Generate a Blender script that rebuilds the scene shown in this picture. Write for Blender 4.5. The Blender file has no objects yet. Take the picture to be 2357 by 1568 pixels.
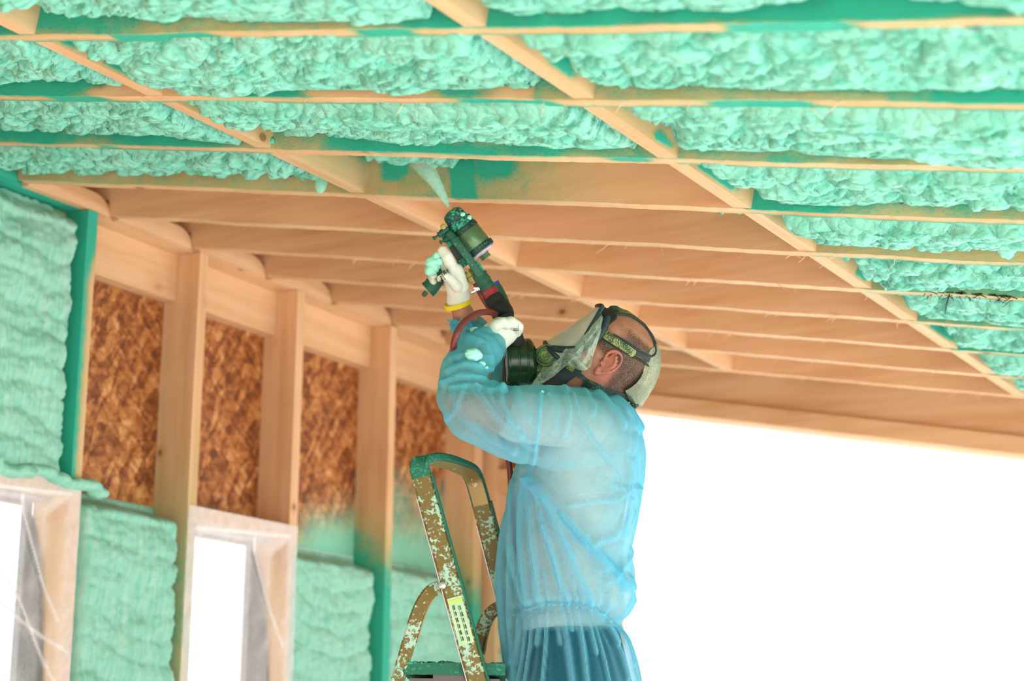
import bpy, bmesh, math, random
import numpy as np
from mathutils import Vector, Matrix
from mathutils.bvhtree import BVHTree
random.seed(7); RNG = np.random.RandomState(11)
scene = bpy.context.scene
COL = scene.collection

# ------------------------------------------------------------------ camera
FPX = 4259.58; CX, CY = 1178.5, 784.0
CR = Vector((0.86743801, 0.49746359, 0.00901544))
CU = Vector((0.10759397, -0.20524342, 0.97277884))
CF = Vector((-0.48577241, 0.84285534, 0.23156003))
CAM = Vector((0, 0, 1.5))
cam_d = bpy.data.cameras.new('camera'); cam = bpy.data.objects.new('camera', cam_d); COL.objects.link(cam)
cam_d.sensor_width = 36; cam_d.lens = FPX / 2357 * 36; cam_d.clip_start = 0.05; cam_d.clip_end = 200
cam.matrix_world = Matrix(((CR.x, CU.x, -CF.x, 0), (CR.y, CU.y, -CF.y, 0), (CR.z, CU.z, -CF.z, 1.5), (0, 0, 0, 1)))
cam_d.dof.use_dof = True; cam_d.dof.focus_distance = 4.35; cam_d.dof.aperture_fstop = 2.6
scene.camera = cam
# ------------------------------------------------------------------ sky, light, exposure
world = bpy.data.worlds.new('overcast_sky'); scene.world = world; world.use_nodes = True
wn = world.node_tree.nodes; bgn = wn['Background']
bgn.inputs[0].default_value = (0.97, 0.985, 1.0, 1); bgn.inputs[1].default_value = 1.05
def area(name, loc, target, sx, sy, power, color=(1, 1, 1)):
    l = bpy.data.lights.new(name, 'AREA'); l.shape = 'RECTANGLE'; l.size = sx; l.size_y = sy; l.energy = power; l.color = color
    o = bpy.data.objects.new(name, l); COL.objects.link(o); o.location = loc
    o.rotation_euler = (Vector(target) - Vector(loc)).to_track_quat('-Z', 'Y').to_euler(); return o
sun_l = bpy.data.lights.new('sun', 'SUN'); sun_l.energy = 11; sun_l.angle = math.radians(3); sun_l.color = (1, 0.98, 0.95)
sun = bpy.data.objects.new('sun', sun_l); COL.objects.link(sun)
sun.rotation_euler = Vector((-0.75, 0.35, -0.62)).to_track_quat('-Z', 'Y').to_euler()
area('fill_softbox', (2.6, -1.2, 1.9), (-2.6, 4.2, 1.9), 3.0, 2.2, 30, (1.0, 0.97, 0.93))  # added soft fill lamp, right and behind the camera; no doorway stands there
scene.view_settings.view_transform = 'Standard'; scene.view_settings.look = 'None'
scene.view_settings.gamma = 1; scene.view_settings.use_curve_mapping = False
scene.view_settings.exposure = 0.52

# ------------------------------------------------------------------ geometry helpers
D0 = 4.45
def P(px, py, dd=0.0):
    """a point of the real space given by its bearing from the tripod and its depth"""
    t = D0 + dd
    return CAM + (CF + CR * ((px - CX) / FPX) - CU * ((py - CY) / FPX)) * t
def PV(px, py, dd=0.0): return np.array(P(px, py, dd))

class MB:
    def __init__(s): s.v = []; s.f = []
    def add(s, vs, fs):
        n = len(s.v); s.v += [tuple(float(c) for c in v) for v in vs]; s.f += [tuple(i + n for i in f) for f in fs]; return s
    def box(s, lo, hi):
        x0, y0, z0 = lo; x1, y1, z1 = hi
        return s.add([(x0,y0,z0),(x1,y0,z0),(x1,y1,z0),(x0,y1,z0),(x0,y0,z1),(x1,y0,z1),(x1,y1,z1),(x0,y1,z1)],
                     [(0,3,2,1),(4,5,6,7),(0,1,5,4),(1,2,6,5),(2,3,7,6),(3,0,4,7)])
    def obox(s, c, ax, ay, az):
        c, ax, ay, az = map(Vector, (c, ax, ay, az)); vs = []
        for k in (-1, 1):
            for j, i in ((-1,-1),(-1,1),(1,1),(1,-1)): vs.append(c + ax*i + ay*j + az*k)
        return s.add(vs, [(0,3,2,1),(4,5,6,7),(0,1,5,4),(1,2,6,5),(2,3,7,6),(3,0,4,7)])
    def rings(s, rings, cap=True, closed=True):
        n = len(rings[0]); vs = [v for r in rings for v in r]; fs = []
        for i in range(len(rings) - 1):
            for j in range(n if closed else n - 1):
                a = i*n + j; b = i*n + (j+1) % n; fs.append((a, b, b+n, a+n))
        if cap: fs.append(tuple(range(n))[::-1]); fs.append(tuple((len(rings)-1)*n + j for j in range(n)))
        return s.add(vs, fs)
    def lathe(s, p0, axis, prof, seg=28, cap=True):
        """prof: (distance along axis, radius)"""
        ax = Vector(axis).normalized(); t = ax.orthogonal().normalized(); b = ax.cross(t); p0 = Vector(p0); R = []
        for (h, r) in prof: R.append([p0 + ax*h + (t*math.cos(2*math.pi*k/seg) + b*math.sin(2*math.pi*k/seg))*r for k in range(seg)])
        return s.rings(R, cap)
    def tube(s, pts, rad, seg=12, cap=True):
        pts = [Vector(p) for p in pts]; n = len(pts); rad = rad if hasattr(rad, '__len__') else [rad]*n
        t0 = (pts[1]-pts[0]).normalized(); nrm = t0.orthogonal().normalized(); R = []
        for i in range(n):
            t = (pts[min(i+1,n-1)] - pts[max(i-1,0)]).normalized()
            nrm = (nrm - t*nrm.dot(t)).normalized(); b = t.cross(nrm)
            R.append([pts[i] + (nrm*math.cos(2*math.pi*k/seg) + b*math.sin(2*math.pi*k/seg))*rad[i] for k in range(seg)])
        return s.rings(R, cap)
    def capsule(s, p0, p1, r0, r1, seg=14):
        p0, p1 = Vector(p0), Vector(p1); ax = (p1-p0); L = ax.length; ax = ax/max(L,1e-6)
        prof = [(-r0*math.cos(a), r0*math.sin(a)) for a in np.linspace(0.06, math.pi/2, 5)]
        prof += [(L + r1*math.sin(a), r1*math.cos(a)) for a in np.linspace(0, math.pi/2-0.06, 5)]
        return s.lathe(p0, ax, prof, seg)
    def chain(s, pts, rad):
        for i in range(len(pts)-1): s.capsule(pts[i], pts[i+1], rad[i], rad[i+1])
        return s
    def ball(s, c, r, seg=14, sc=(1,1,1)):
        R = []
        for a in np.linspace(0.08, math.pi-0.08, 9):
            R.append([(c[0]+sc[0]*r*math.sin(a)*math.cos(2*math.pi*k/seg), c[1]+sc[1]*r*math.sin(a)*math.sin(2*math.pi*k/seg), c[2]+sc[2]*r*math.cos(a)) for k in range(seg)])
        return s.rings(R)
    def sweep(s, pts, wide, w, t, taper=None, closed_r=0.25):
        """flat bar: rectangle w (along `wide`) by t along pts, corners chamfered"""
        pts = [Vector(p) for p in pts]; wide = Vector(wide).normalized(); R = []; n = len(pts)
        for i in range(n):
            tg = (pts[min(i+1,n-1)] - pts[max(i-1,0)]).normalized()
            wv = (wide - tg*wide.dot(tg)).normalized(); tv = tg.cross(wv); c = t*closed_r
            hw, ht = w/2, t/2
            R.append([pts[i] + wv*a + tv*b for a, b in ((-hw,-ht+c),(-hw+c,-ht),(hw-c,-ht),(hw,-ht+c),(hw,ht-c),(hw-c,ht),(-hw+c,ht),(-hw,ht-c))])
        return s.rings(R)

def spline(pts, n=8):
    pts = [np.array(p, float) for p in pts]; out = []; m = len(pts)
    for i in range(m-1):
        p0 = pts[max(i-1,0)]; p1 = pts[i]; p2 = pts[i+1]; p3 = pts[min(i+2,m-1)]
        for t in np.linspace(0, 1, n, endpoint=False):
            out.append(0.5*((2*p1)+(p2-p0)*t+(2*p0-5*p1+4*p2-p3)*t*t+(3*p1-p0-3*p2+p3)*t**3))
    out.append(pts[-1]); return out

MATS = {}
def link(name, v, f, mat, parent=None, smooth=True, sharp=True, attrs=None, recenter=True, rot=None, kind=None, label=None):
    v = np.array(v, dtype=np.float64).reshape(-1, 3)
    loc = (v.min(0) + v.max(0))/2 if recenter else np.zeros(3)
    me = bpy.data.meshes.new(name); me.from_pydata((v - loc).tolist(), [], [tuple(int(i) for i in q) for q in f])
    if attrs:
        for k, a in attrs.items():
            at = me.attributes.new(k, 'FLOAT', 'POINT'); at.data.foreach_set('value', np.asarray(a, dtype=np.float32))
    me.materials.append(MATS[mat] if isinstance(mat, str) else mat)
    if smooth:
        me.polygons.foreach_set('use_smooth', [True]*len(me.polygons))
        if sharp: me.set_sharp_from_angle(angle=math.radians(38))
    me.update()
    o = bpy.data.objects.new(name, me); COL.objects.link(o); o.location = loc
    if parent is not None:
        o.parent = parent; o.matrix_parent_inverse = wmat(parent).inverted()
    if kind: o['kind'] = kind
    if label: o['label'] = label
    return o
def wmat(o):
    m = Matrix.Translation(o.location)
    if o.parent: m = wmat(o.parent) @ o.matrix_parent_inverse @ m
    return m
def build(mb, name, mat, parent=None, **k): return link(name, mb.v, mb.f, mat, parent, **k)
def thing(name, loc, label, cat, group=None, kind=None):
    o = bpy.data.objects.new(name, None); COL.objects.link(o); o.location = loc; o.empty_display_size = 0.05
    return tag(o, label, cat, group, kind)
def tag(o, label, cat, group=None, kind=None):
    o['label'] = label; o['category'] = cat
    if group: o['group'] = group
    if kind: o['kind'] = kind
    return o
def remesh(mb, voxel, smooth=4, fac=0.5):
    me = bpy.data.meshes.new('tmp'); me.from_pydata(mb.v, [], mb.f)
    bm = bmesh.new(); bm.from_mesh(me); bmesh.ops.recalc_face_normals(bm, faces=bm.faces)
    bm.to_mesh(me); bm.free()
    o = bpy.data.objects.new('tmp', me); COL.objects.link(o)
    m = o.modifiers.new('r', 'REMESH'); m.mode = 'VOXEL'; m.voxel_size = voxel
    if smooth:
        s = o.modifiers.new('s', 'SMOOTH'); s.factor = fac; s.iterations = smooth
    dg = bpy.context.evaluated_depsgraph_get(); ev = o.evaluated_get(dg); em = ev.to_mesh()
    n = len(em.vertices); co = np.empty(n*3); em.vertices.foreach_get('co', co)
    no = np.empty(n*3); em.vertices.foreach_get('normal', no)
    fs = [tuple(p.vertices) for p in em.polygons]
    ev.to_mesh_clear(); bpy.data.objects.remove(o); bpy.data.meshes.remove(me)
    return co.reshape(-1,3), no.reshape(-1,3), fs
def project(co):
    d = np.asarray(co) - np.array(CAM); z = d @ np.array(CF)
    return np.stack([CX + FPX*(d@np.array(CR))/z, CY - FPX*(d@np.array(CU))/z, z - D0], 1)

# ------------------------------------------------------------------ numpy noise
def _h(ix, iy, iz, s):
    n = (ix*374761393 + iy*668265263 + iz*2147483647 + s*1274126177) & 0xffffffff
    n = ((n ^ (n >> 13))*1274126177) & 0xffffffff
    n = ((n ^ (n >> 16))*2246822519) & 0xffffffff
    return ((n ^ (n >> 15)) & 0xffffff)/float(0x1000000)
def vnoise(x, y, s=0, z=None):
    z = np.zeros_like(x) if z is None else z
    ix, iy, iz = [np.floor(a).astype(np.int64) for a in (x, y, z)]
    fx, fy, fz = x-ix, y-iy, z-iz; fx, fy, fz = [a*a*(3-2*a) for a in (fx, fy, fz)]; r = 0
    for a in (0, 1):
        for b in (0, 1):
            for c in (0, 1):
                r = r + _h(ix+a, iy+b, iz+c, s)*(fx if a else 1-fx)*(fy if b else 1-fy)*(fz if c else 1-fz)
    return r
def fbm(x, y, s=0, o=3, z=None):
    r = 0; a = 1; t = 0
    for i in range(o):
        r = r + a*vnoise(x*2**i, y*2**i, s+i*17, None if z is None else z*2**i); t += a; a *= .5
    return r/t
def worley(x, y, s=0):
    ix, iy = np.floor(x).astype(np.int64), np.floor(y).astype(np.int64)
    f1 = np.full(x.shape, 9.); f2 = np.full(x.shape, 9.); hh = np.zeros(x.shape); z0 = np.zeros_like(ix)
    for a in (-1, 0, 1):
        for b in (-1, 0, 1):
            px = ix+a+_h(ix+a, iy+b, z0, s); py = iy+b+_h(ix+a, iy+b, z0+1, s)
            d = np.hypot(px-x, py-y); near = d < f1; f2 = np.where(near, f1, np.minimum(f2, d))
            hh = np.where(near, _h(ix+a, iy+b, z0+2, s), hh); f1 = np.where(near, d, f1)
    return f1, f2, hh
def pillow(x, y, s=0):
    f1, f2, hh = worley(x, y, s)
    return np.sqrt(np.clip(1.06 - f1*f1*1.15, 0, 1))*(.6+.4*hh)*np.clip((f2-f1)*2.6, 0, 1)**.5
def sstep(a, b, x): t = np.clip((x-a)/(b-a), 0, 1); return t*t*(3-2*t)
def seg_dist(px, py, pl):
    d = np.full(px.shape, 1e9)
    for (ax, ay), (bx, by) in zip(pl[:-1], pl[1:]):
        vx, vy = bx-ax, by-ay; t = np.clip(((px-ax)*vx+(py-ay)*vy)/(vx*vx+vy*vy+1e-9), 0, 1)
        d = np.minimum(d, np.hypot(px-ax-t*vx, py-ay-t*vy))
    return d
def inpoly(x, y, poly):
    x = np.asarray(x); y = np.asarray(y); c = np.zeros(x.shape, bool); n = len(poly)
    for i in range(n):
        x1, y1 = poly[i]; x2, y2 = poly[(i+1) % n]
        if y1 == y2: continue
        c ^= ((y1 > y) != (y2 > y)) & (x < (x2-x1)*(y-y1)/(y2-y1)+x1)
    return c

# ------------------------------------------------------------------ materials
class NT:
    def __init__(s, name):
        s.m = bpy.data.materials.new(name); s.m.use_nodes = True; s.t = s.m.node_tree; s.n = s.t.nodes
        s.bsdf = s.n['Principled BSDF']; s.out = s.n['Material Output']; MATS[name] = s.m
    def new(s, t, **k):
        n = s.n.new(t)
        for a, b in k.items(): setattr(n, a, b)
        return n
    def l(s, a, b): s.t.links.new(a, b)
    def set(s, n, i, v):
        if hasattr(v, 'is_linked') or hasattr(v, 'links'): s.l(v, n.inputs[i])
        else: n.inputs[i].default_value = v
    def math(s, op, a, b=0.0, c=None, clamp=False):
        n = s.new('ShaderNodeMath', operation=op, use_clamp=clamp); s.set(n, 0, a); s.set(n, 1, b)
        if c is not None: s.set(n, 2, c)
        return n.outputs[0]
    def mix(s, f, a, b, blend='MIX'):
        n = s.new('ShaderNodeMix', data_type='RGBA', blend_type=blend); s.set(n, 0, f)
        n.inputs[6].default_value = (*a, 1) if isinstance(a, tuple) else (1,1,1,1)
        if not isinstance(a, tuple): s.l(a, n.inputs[6])
        if isinstance(b, tuple): n.inputs[7].default_value = (*b, 1)
        else: s.l(b, n.inputs[7])
        return n.outputs[2]
    def ramp(s, f, stops, interp='LINEAR'):
        n = s.new('ShaderNodeValToRGB'); s.l(f, n.inputs[0]); cr = n.color_ramp; cr.interpolation = interp
        while len(cr.elements) < len(stops): cr.elements.new(0.5)
        for e, (p, c) in zip(cr.elements, stops): e.position = p; e.color = (*c, 1) if len(c) == 3 else c
        return n.outputs[0]
    def rng(s, v, a, b, c=0.0, d=1.0, smooth=False):
        n = s.new('ShaderNodeMapRange'); n.interpolation_type = 'SMOOTHSTEP' if smooth else 'LINEAR'
        s.l(v, n.inputs[0])
        for i, q in enumerate((a, b, c, d)): n.inputs[i+1].default_value = q
        return n.outputs[0]
    def coord(s, scale=(1,1,1), rand=True, rot=(0,0,0), kind='Object'):
        tc = s.new('ShaderNodeTexCoord'); v = tc.outputs[kind]
        if rand:
            oi = s.new('ShaderNodeObjectInfo'); m = s.new('ShaderNodeVectorMath', operation='MULTIPLY_ADD')
            m.inputs[0].default_value = (17.3, 31.7, 23.1)
            cmb = s.new('ShaderNodeCombineXYZ')
            for i in range(3): s.l(oi.outputs['Random'], cmb.inputs[i])
            s.l(cmb.outputs[0], m.inputs[1]); s.l(v, m.inputs[2]); v = m.outputs[0]
        mp = s.new('ShaderNodeMapping'); s.l(v, mp.inputs[0]); mp.inputs['Scale'].default_value = scale; mp.inputs['Rotation'].default_value = rot
        return mp.outputs[0]
    def noise(s, v, scale=5, detail=4, rough=.55, dist=0, col=False):
        n = s.new('ShaderNodeTexNoise'); s.l(v, n.inputs['Vector']); n.inputs['Scale'].default_value = scale
        n.inputs['Detail'].default_value = detail; n.inputs['Roughness'].default_value = rough; n.inputs['Distortion'].default_value = dist
        return n.outputs[1 if col else 0]
    def vor(s, v, scale=5, feature='F1', out=0, rnd=1.0):
        n = s.new('ShaderNodeTexVoronoi', feature=feature); s.l(v, n.inputs['Vector']); n.inputs['Scale'].default_value = scale
        n.inputs['Randomness'].default_value = rnd; return n.outputs[out]
    def attr(s, name):
        n = s.new('ShaderNodeAttribute'); n.attribute_name = name; return n.outputs['Fac']
    def bump(s, h, strength=.3, dist=.01, into=None):
        n = s.new('ShaderNodeBump'); s.l(h, n.inputs['Height']); n.inputs['Strength'].default_value = strength; n.inputs['Distance'].default_value = dist
        s.l(n.outputs[0], (into or s.bsdf).inputs['Normal']); return n.outputs[0]
    def base(s, c, rough=.6, metal=0.0, spec=None):
        if isinstance(c, tuple): s.bsdf.inputs['Base Color'].default_value = (*c, 1)
        else: s.l(c, s.bsdf.inputs['Base Color'])
        s.set(s.bsdf, 'Roughness', rough); s.set(s.bsdf, 'Metallic', metal)
        if spec is not None: s.bsdf.inputs['Specular IOR Level'].default_value = spec

TEAL = (0.18, 0.72, 0.54); TEAL_D = (0.02, 0.42, 0.28)
def wood(name, axis, light=(.77,.49,.285), dark=(.65,.36,.17), knots=True):
    s = NT(name); sc = [26, 26, 26]; sc[axis] = 1.3
    warp = s.noise(s.coord((2.2,)*3), 1.0, 2, .5, 0, True)
    base = s.coord(tuple(sc)); ad = s.new('ShaderNodeVectorMath', operation='MULTIPLY_ADD')
    s.l(warp, ad.inputs[0]); ad.inputs[1].default_value = (1.1,1.1,1.1); s.l(base, ad.inputs[2])
    g = s.noise(ad.outputs[0], 1.0, 4, .6)
    c = s.mix(s.rng(g, .38, .68), light, dark)
    big = s.noise(s.coord((1.5,)*3), 1.6, 2); c = s.mix(s.rng(big, .35, .7, 0, .5), c, (.86,.56,.33))
    if knots:
        ks = [5.6]*3; ks[axis] = 4.2
        k = s.vor(s.coord(tuple(ks)), 1.0); kk = s.rng(k, .045, .075, 1, 0, True); ring = s.rng(k, .07, .16, .35, 0, True)
        c = s.mix(ring, c, (.50,.24,.09)); c = s.mix(s.math('MULTIPLY', kk, .82), c, (.20,.075,.03))
    sp = s.attr('spray'); n1 = s.noise(s.coord((1,1,1)), 160, 3, .7); n2 = s.noise(s.coord((1,1,1)), 26, 3, .6)
    soft = s.math('MULTIPLY', sp, .75, clamp=True)
    dots = s.math('ADD', s.math('MULTIPLY', sp, 1.5), s.math('ADD', s.math('MULTIPLY', n1, .55), s.math('MULTIPLY', n2, .95)))
    hard = s.rng(dots, 1.25, 2.15, 0, 1, True)
    c = s.mix(s.math('MULTIPLY', soft, .98), c, (.17,.35,.11)); c = s.mix(hard, c, (.035,.44,.31))  # olive mix: overspray, on rafters also bounce light from the foam painted in
    s.base(c, .62); s.bsdf.inputs['Specular IOR Level'].default_value = .25
    h = s.math('ADD', s.math('MULTIPLY', g, .5), s.math('MULTIPLY', s.math('MULTIPLY', hard, n1), 2.0))
    s.bump(h, .35, .004)
    return s.m
wood('wood_x', 0); wood('wood_y', 1); wood('wood_z', 2)

s = NT('foam')
n1 = s.noise(s.coord((1,1,1)), 9, 3); n2 = s.noise(s.coord((1,1,1)), 90, 4, .65)
c = s.mix(s.rng(n1, .35, .7), (.17,.60,.46), (.27,.68,.54)); c = s.mix(s.rng(n2, .45, .75, 0, .25), c, (.48,.74,.65))
wv = s.noise(s.coord((1,1,1)), 22, 2, .5, 0, True); ad = s.new('ShaderNodeVectorMath', operation='MULTIPLY_ADD'); s.l(wv, ad.inputs[0]); ad.inputs[1].default_value = (.03,.03,.03); s.l(s.coord((1,1,1)), ad.inputs[2])
lump = s.vor(ad.outputs[0], 34); fine = s.vor(ad.outputs[0], 120)
s.base(c, .5, 0, .3); s.bump(s.math('ADD', s.math('MULTIPLY', n2, .25), s.math('ADD', s.math('MULTIPLY', s.math('MULTIPLY', lump, lump), -1.8), s.math('MULTIPLY', fine, -.22))), .62, .010)
s = NT('foam_wall')
n1 = s.noise(s.coord((1,30,3)), 3, 4, .6); n2 = s.noise(s.coord((1,1,1)), 60, 4, .65)
c = s.mix(s.rng(n1, .35, .7), (.22,.58,.44), (.40,.68,.57)); s.base(c, .6, 0, .2)
s.bump(s.math('ADD', n2, s.math('MULTIPLY', n1, 1.2)), .35, .008)
s = NT('foam_crumb'); s.base((.35,.82,.66), .6); s.bump(s.noise(s.coord((1,1,1)), 120, 3), .4, .004)
s = NT('foam_dark'); s.base((.10,.55,.38), .6); s.bump(s.noise(s.coord((1,1,1)), 120, 3), .4, .004)

s = NT('osb')
def flakes(rot, sx, sy, seed):
    tc = s.coord((1,1,1), False); sx_ = s.new('ShaderNodeSeparateXYZ'); s.l(tc, sx_.inputs[0]); cb = s.new('ShaderNodeCombineXYZ')
    s.l(s.math('ADD', sx_.outputs[0], sx_.outputs[1]), cb.inputs[1]); s.l(sx_.outputs[2], cb.inputs[2])
    rm = s.new('ShaderNodeMapping'); s.l(cb.outputs[0], rm.inputs[0]); rm.inputs['Rotation'].default_value = (rot, 0, 0); tc = rm.outputs[0]; mp = s.new('ShaderNodeMapping'); s.l(tc, mp.inputs[0])
    mp.inputs['Scale'].default_value = (1, sx, sy); mp.inputs['Location'].default_value = (0, seed, seed*.7)
    wv = s.noise(s.coord((1,1,1)), 14, 2, .5, 0, True); ad = s.new('ShaderNodeVectorMath', operation='MULTIPLY_ADD')
    s.l(wv, ad.inputs[0]); ad.inputs[1].default_value = (1.7,1.7,1.7); s.l(mp.outputs[0], ad.inputs[2])
    v = s.new('ShaderNodeTexVoronoi', feature='F1'); s.l(ad.outputs[0], v.inputs['Vector']); v.inputs['Scale'].default_value = 1
    sep = s.new('ShaderNodeSeparateColor'); s.l(v.outputs['Color'], sep.inputs[0]); return sep.outputs[0], v.outputs['Distance']
a, ad_ = flakes(.5, 48, 11, 1.3); b, bd = flakes(-.9, 64, 13, 4.1); c3, cd = flakes(1.4, 70, 14, 7.7)
mixv = s.math('ADD', s.math('MULTIPLY', a, .5), s.math('ADD', s.math('MULTIPLY', b, .3), s.math('MULTIPLY', c3, .2)))
fine = s.noise(s.coord((1,1,1), False), 45, 4, .7); big = s.noise(s.coord((1,1,1), False), 3, 2)
v = s.math('ADD', mixv, s.math('ADD', s.math('MULTIPLY', s.math('SUBTRACT', fine, .5), .7), s.math('MULTIPLY', s.math('SUBTRACT', big, .5), .3)))
c = s.ramp(v, [(.14, (.15,.04,.010)), (.36, (.28,.085,.02)), (.52, (.40,.135,.033)), (.70, (.54,.21,.06)), (.95, (.72,.38,.16))])
c = s.mix(s.attr('spray'), c, (.22,.66,.48)); s.base(c, .6); s.bump(v, .25, .004)

def speckled(name, base, rough, metal, dust, amount, scale=220, patch=7, spec=.5):
    s = NT(name); n = s.noise(s.coord((1,1,1)), scale, 2, .6); p = s.noise(s.coord((1,1,1)), patch, 4, .65)
    t = s.math('ADD', s.math('MULTIPLY', n, .6), s.math('MULTIPLY', p, .7)); f = s.rng(t, 1.02-amount*.7, 1.08-amount*.7, 0, 1)
    s.base(s.mix(f, base, dust), s.rng(f, 0, 1, rough, .85), metal, spec); s.bump(f, .3, .002); return s
speckled('gun_dark', (.008,.04,.03), .45, 0, (.02,.32,.20), .42)
speckled('gun_cap', (.008,.07,.05), .6, 0, (.03,.40,.26), .52, 160)
speckled('gun_barrel', (.10,.20,.10), .32, .35, (.20,.60,.42), .18, 300)
speckled('gun_grip', (.006,.10,.055), .6, 0, (.06,.45,.3), .25, 300)
speckled('gun_hose_green', (.010,.095,.055), .6, 0, (.07,.42,.28), .4, 260)
speckled('canister_green', (.006,.030,.008), .22, 0, (.2,.55,.35), .14, 260)
speckled('mask_housing', (.04,.10,.035), .65, 0, (.30,.36,.10), .50, 420, 18)
speckled('rubber_black', (.008,.022,.025), .55, 0, (.10,.26,.15), .36, 330)
speckled('rubber_dusty', (.01,.03,.028), .65, 0, (.08,.20,.13), .45, 420, 9)
speckled('rubber_pale', (.20,.22,.15), .8, 0, (.36,.36,.26), .56, 420, 9)
speckled('strap_yellow', (.015,.03,.022), .65, 0, (.32,.40,.13), .47, 420, 22)
speckled('strap_tail', (.03,.05,.022), .65, 0, (.30,.36,.14), .58, 420, 22)
speckled('tape_black', (.008,.012,.012), .75, 0, (.05,.12,.09), .3, 200)
speckled('tape_red', (.30,.02,.03), .6, 0, (.03,.35,.22), .35, 120, 30)
speckled('hose_red', (.16,.025,.025), .4, 0, (.30,.55,.42), .16, 120, 30)
speckled('glove_knit', (.72,.76,.66), .9, 0, (.35,.75,.58), .28, 60, 9)
speckled('ladder_paint', (.15,.11,.02), .45, .15, (.38,.60,.47), .52, 120, 20)
speckled('ladder_green', (.01,.13,.075), .75, 0, (.03,.28,.17), .4, 160, 20)
speckled('ladder_inner', (.34,.22,.08), .35, .5, (.75,.62,.52), .35, 120, 8)
speckled('brass', (.30,.28,.07), .4, .5, (.2,.4,.2), .25)
speckled('dark_metal', (.12,.11,.10), .4, .5, (.2,.4,.3), .3, 120, 20)
speckled('pink_end', (.50,.36,.48), .45, .3, (.15,.2,.15), .35, 200)
s = NT('alu'); s.base((.62,.58,.60), .35, .9)
s = NT('yellow_band'); s.base((.85,.66,.01), .8)
s = NT('dots_black'); s.base((.01,.015,.015), .7)
s = NT('paper_label'); n = s.noise(s.coord((1,1,1)), 40, 3); s.base(s.mix(s.rng(n,.45,.65,0,.6), (.46,.62,.36), (.28,.55,.36)), .6)
s = NT('label_green'); s.base((.42,.62,.10), .6)
s = NT('ink'); s.base((.01,.04,.05), .6)
s = NT('blue_tape'); s.base((.03,.05,.35), .5)
# skin with stubble hair region
s = NT('skin')
n = s.noise(s.coord((1,1,1), False), 28, 4, .6); c = s.mix(s.rng(n, .35, .7), (.38,.16,.09), (.50,.24,.15))
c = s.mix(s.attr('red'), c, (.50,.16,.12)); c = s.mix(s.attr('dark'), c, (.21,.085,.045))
fn = s.noise(s.coord((1,1,1), False), 420, 2, .6)
hr = s.attr('hair'); hm = s.math('MULTIPLY', hr, s.rng(fn, .3, .62, .45, 1)); c = s.mix(hm, c, (.035,.018,.010))
dust = s.noise(s.coord((1,1,1), False), 620, 1, .5); dd_ = s.math('MULTIPLY', s.rng(dust, .66, .72), s.attr('dust')); c = s.mix(dd_, c, (.45,.55,.33))
s.base(c, .55); s.bsdf.inputs['Subsurface Weight'].default_value = .12; s.bsdf.inputs['Subsurface Radius'].default_value = (.01,.004,.002)
s.bump(s.math('ADD', s.math('MULTIPLY', fn, .6), n), .25, .002)
s = NT('hair_strand'); n = s.noise(s.coord((1,1,1), False), 60, 2); s.base(s.mix(s.rng(n,.4,.7), (.05,.028,.016), (.16,.10,.06)), .5)
# translucent non-woven gown
def cloth(name, col, lo, hi, edgecol):
    s = NT(name); lw = s.new('ShaderNodeLayerWeight'); lw.inputs[0].default_value = .42
    fold = s.attr('fold'); fac = s.math('ADD', s.rng(lw.outputs['Facing'], 0, .85, lo, hi), s.math('MULTIPLY', fold, .45), clamp=True)
    n = s.noise(s.coord((1,1,1), False), 260, 3, .7); n2 = s.noise(s.coord((1,1,1), False), 5, 3)
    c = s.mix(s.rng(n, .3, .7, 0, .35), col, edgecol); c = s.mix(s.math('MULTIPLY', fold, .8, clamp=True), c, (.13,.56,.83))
    c = s.mix(s.math('MULTIPLY', s.attr('tint'), .42), c, (.10,.58,.48))
    spk = s.rng(s.noise(s.coord((1,1,1), False), 330, 1, .5), .70, .74); c = s.mix(s.math('MULTIPLY', spk, s.attr('tint')), c, (.55,.90,.75))
    d = s.new('ShaderNodeBsdfDiffuse'); tr = s.new('ShaderNodeBsdfTranslucent'); tp = s.new('ShaderNodeBsdfTransparent')
    s.l(c, d.inputs[0]); s.l(c, tr.inputs[0]); tp.inputs[0].default_value = (.80,.93,.97,1)
    m1 = s.new('ShaderNodeMixShader'); m1.inputs[0].default_value = .45; s.l(d.outputs[0], m1.inputs[1]); s.l(tr.outputs[0], m1.inputs[2])
    m2 = s.new('ShaderNodeMixShader'); s.l(s.math('MULTIPLY', fac, s.rng(n, .2, .8, .88, 1.08), clamp=True), m2.inputs[0]); s.l(tp.outputs[0], m2.inputs[1]); s.l(m1.outputs[0], m2.inputs[2])
    b = s.new('ShaderNodeBump'); s.l(n, b.inputs['Height']); b.inputs['Strength'].default_value = .12; b.inputs['Distance'].default_value = .002
    s.l(b.outputs[0], d.inputs['Normal']); s.l(m2.outputs[0], s.out.inputs[0]); s.n.remove(s.bsdf); return s
cloth('gown', (.25,.67,.84), .29, .88, (.44,.79,.93))
def film(name, fac, col, wr):
    s = NT(name); lw = s.new('ShaderNodeLayerWeight'); lw.inputs[0].default_value = .5
    n = s.noise(s.coord((1,1,1), False), wr, 3, .6, 1.2); f = s.math('ADD', s.rng(lw.outputs['Facing'], 0, 1, fac, .95), s.rng(n, .5, .8, 0, .14), clamp=True)
    f = s.math('ADD', f, s.attr('fold'), clamp=True)
    s.base(col, .22); tp = s.new('ShaderNodeBsdfTransparent'); m = s.new('ShaderNodeMixShader'); s.l(f, m.inputs[0]); s.l(tp.outputs[0], m.inputs[1]); s.l(s.bsdf.outputs[0], m.inputs[2]); s.l(m.outputs[0], s.out.inputs[0])
    s.bump(n, .4, .01); return s
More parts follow.
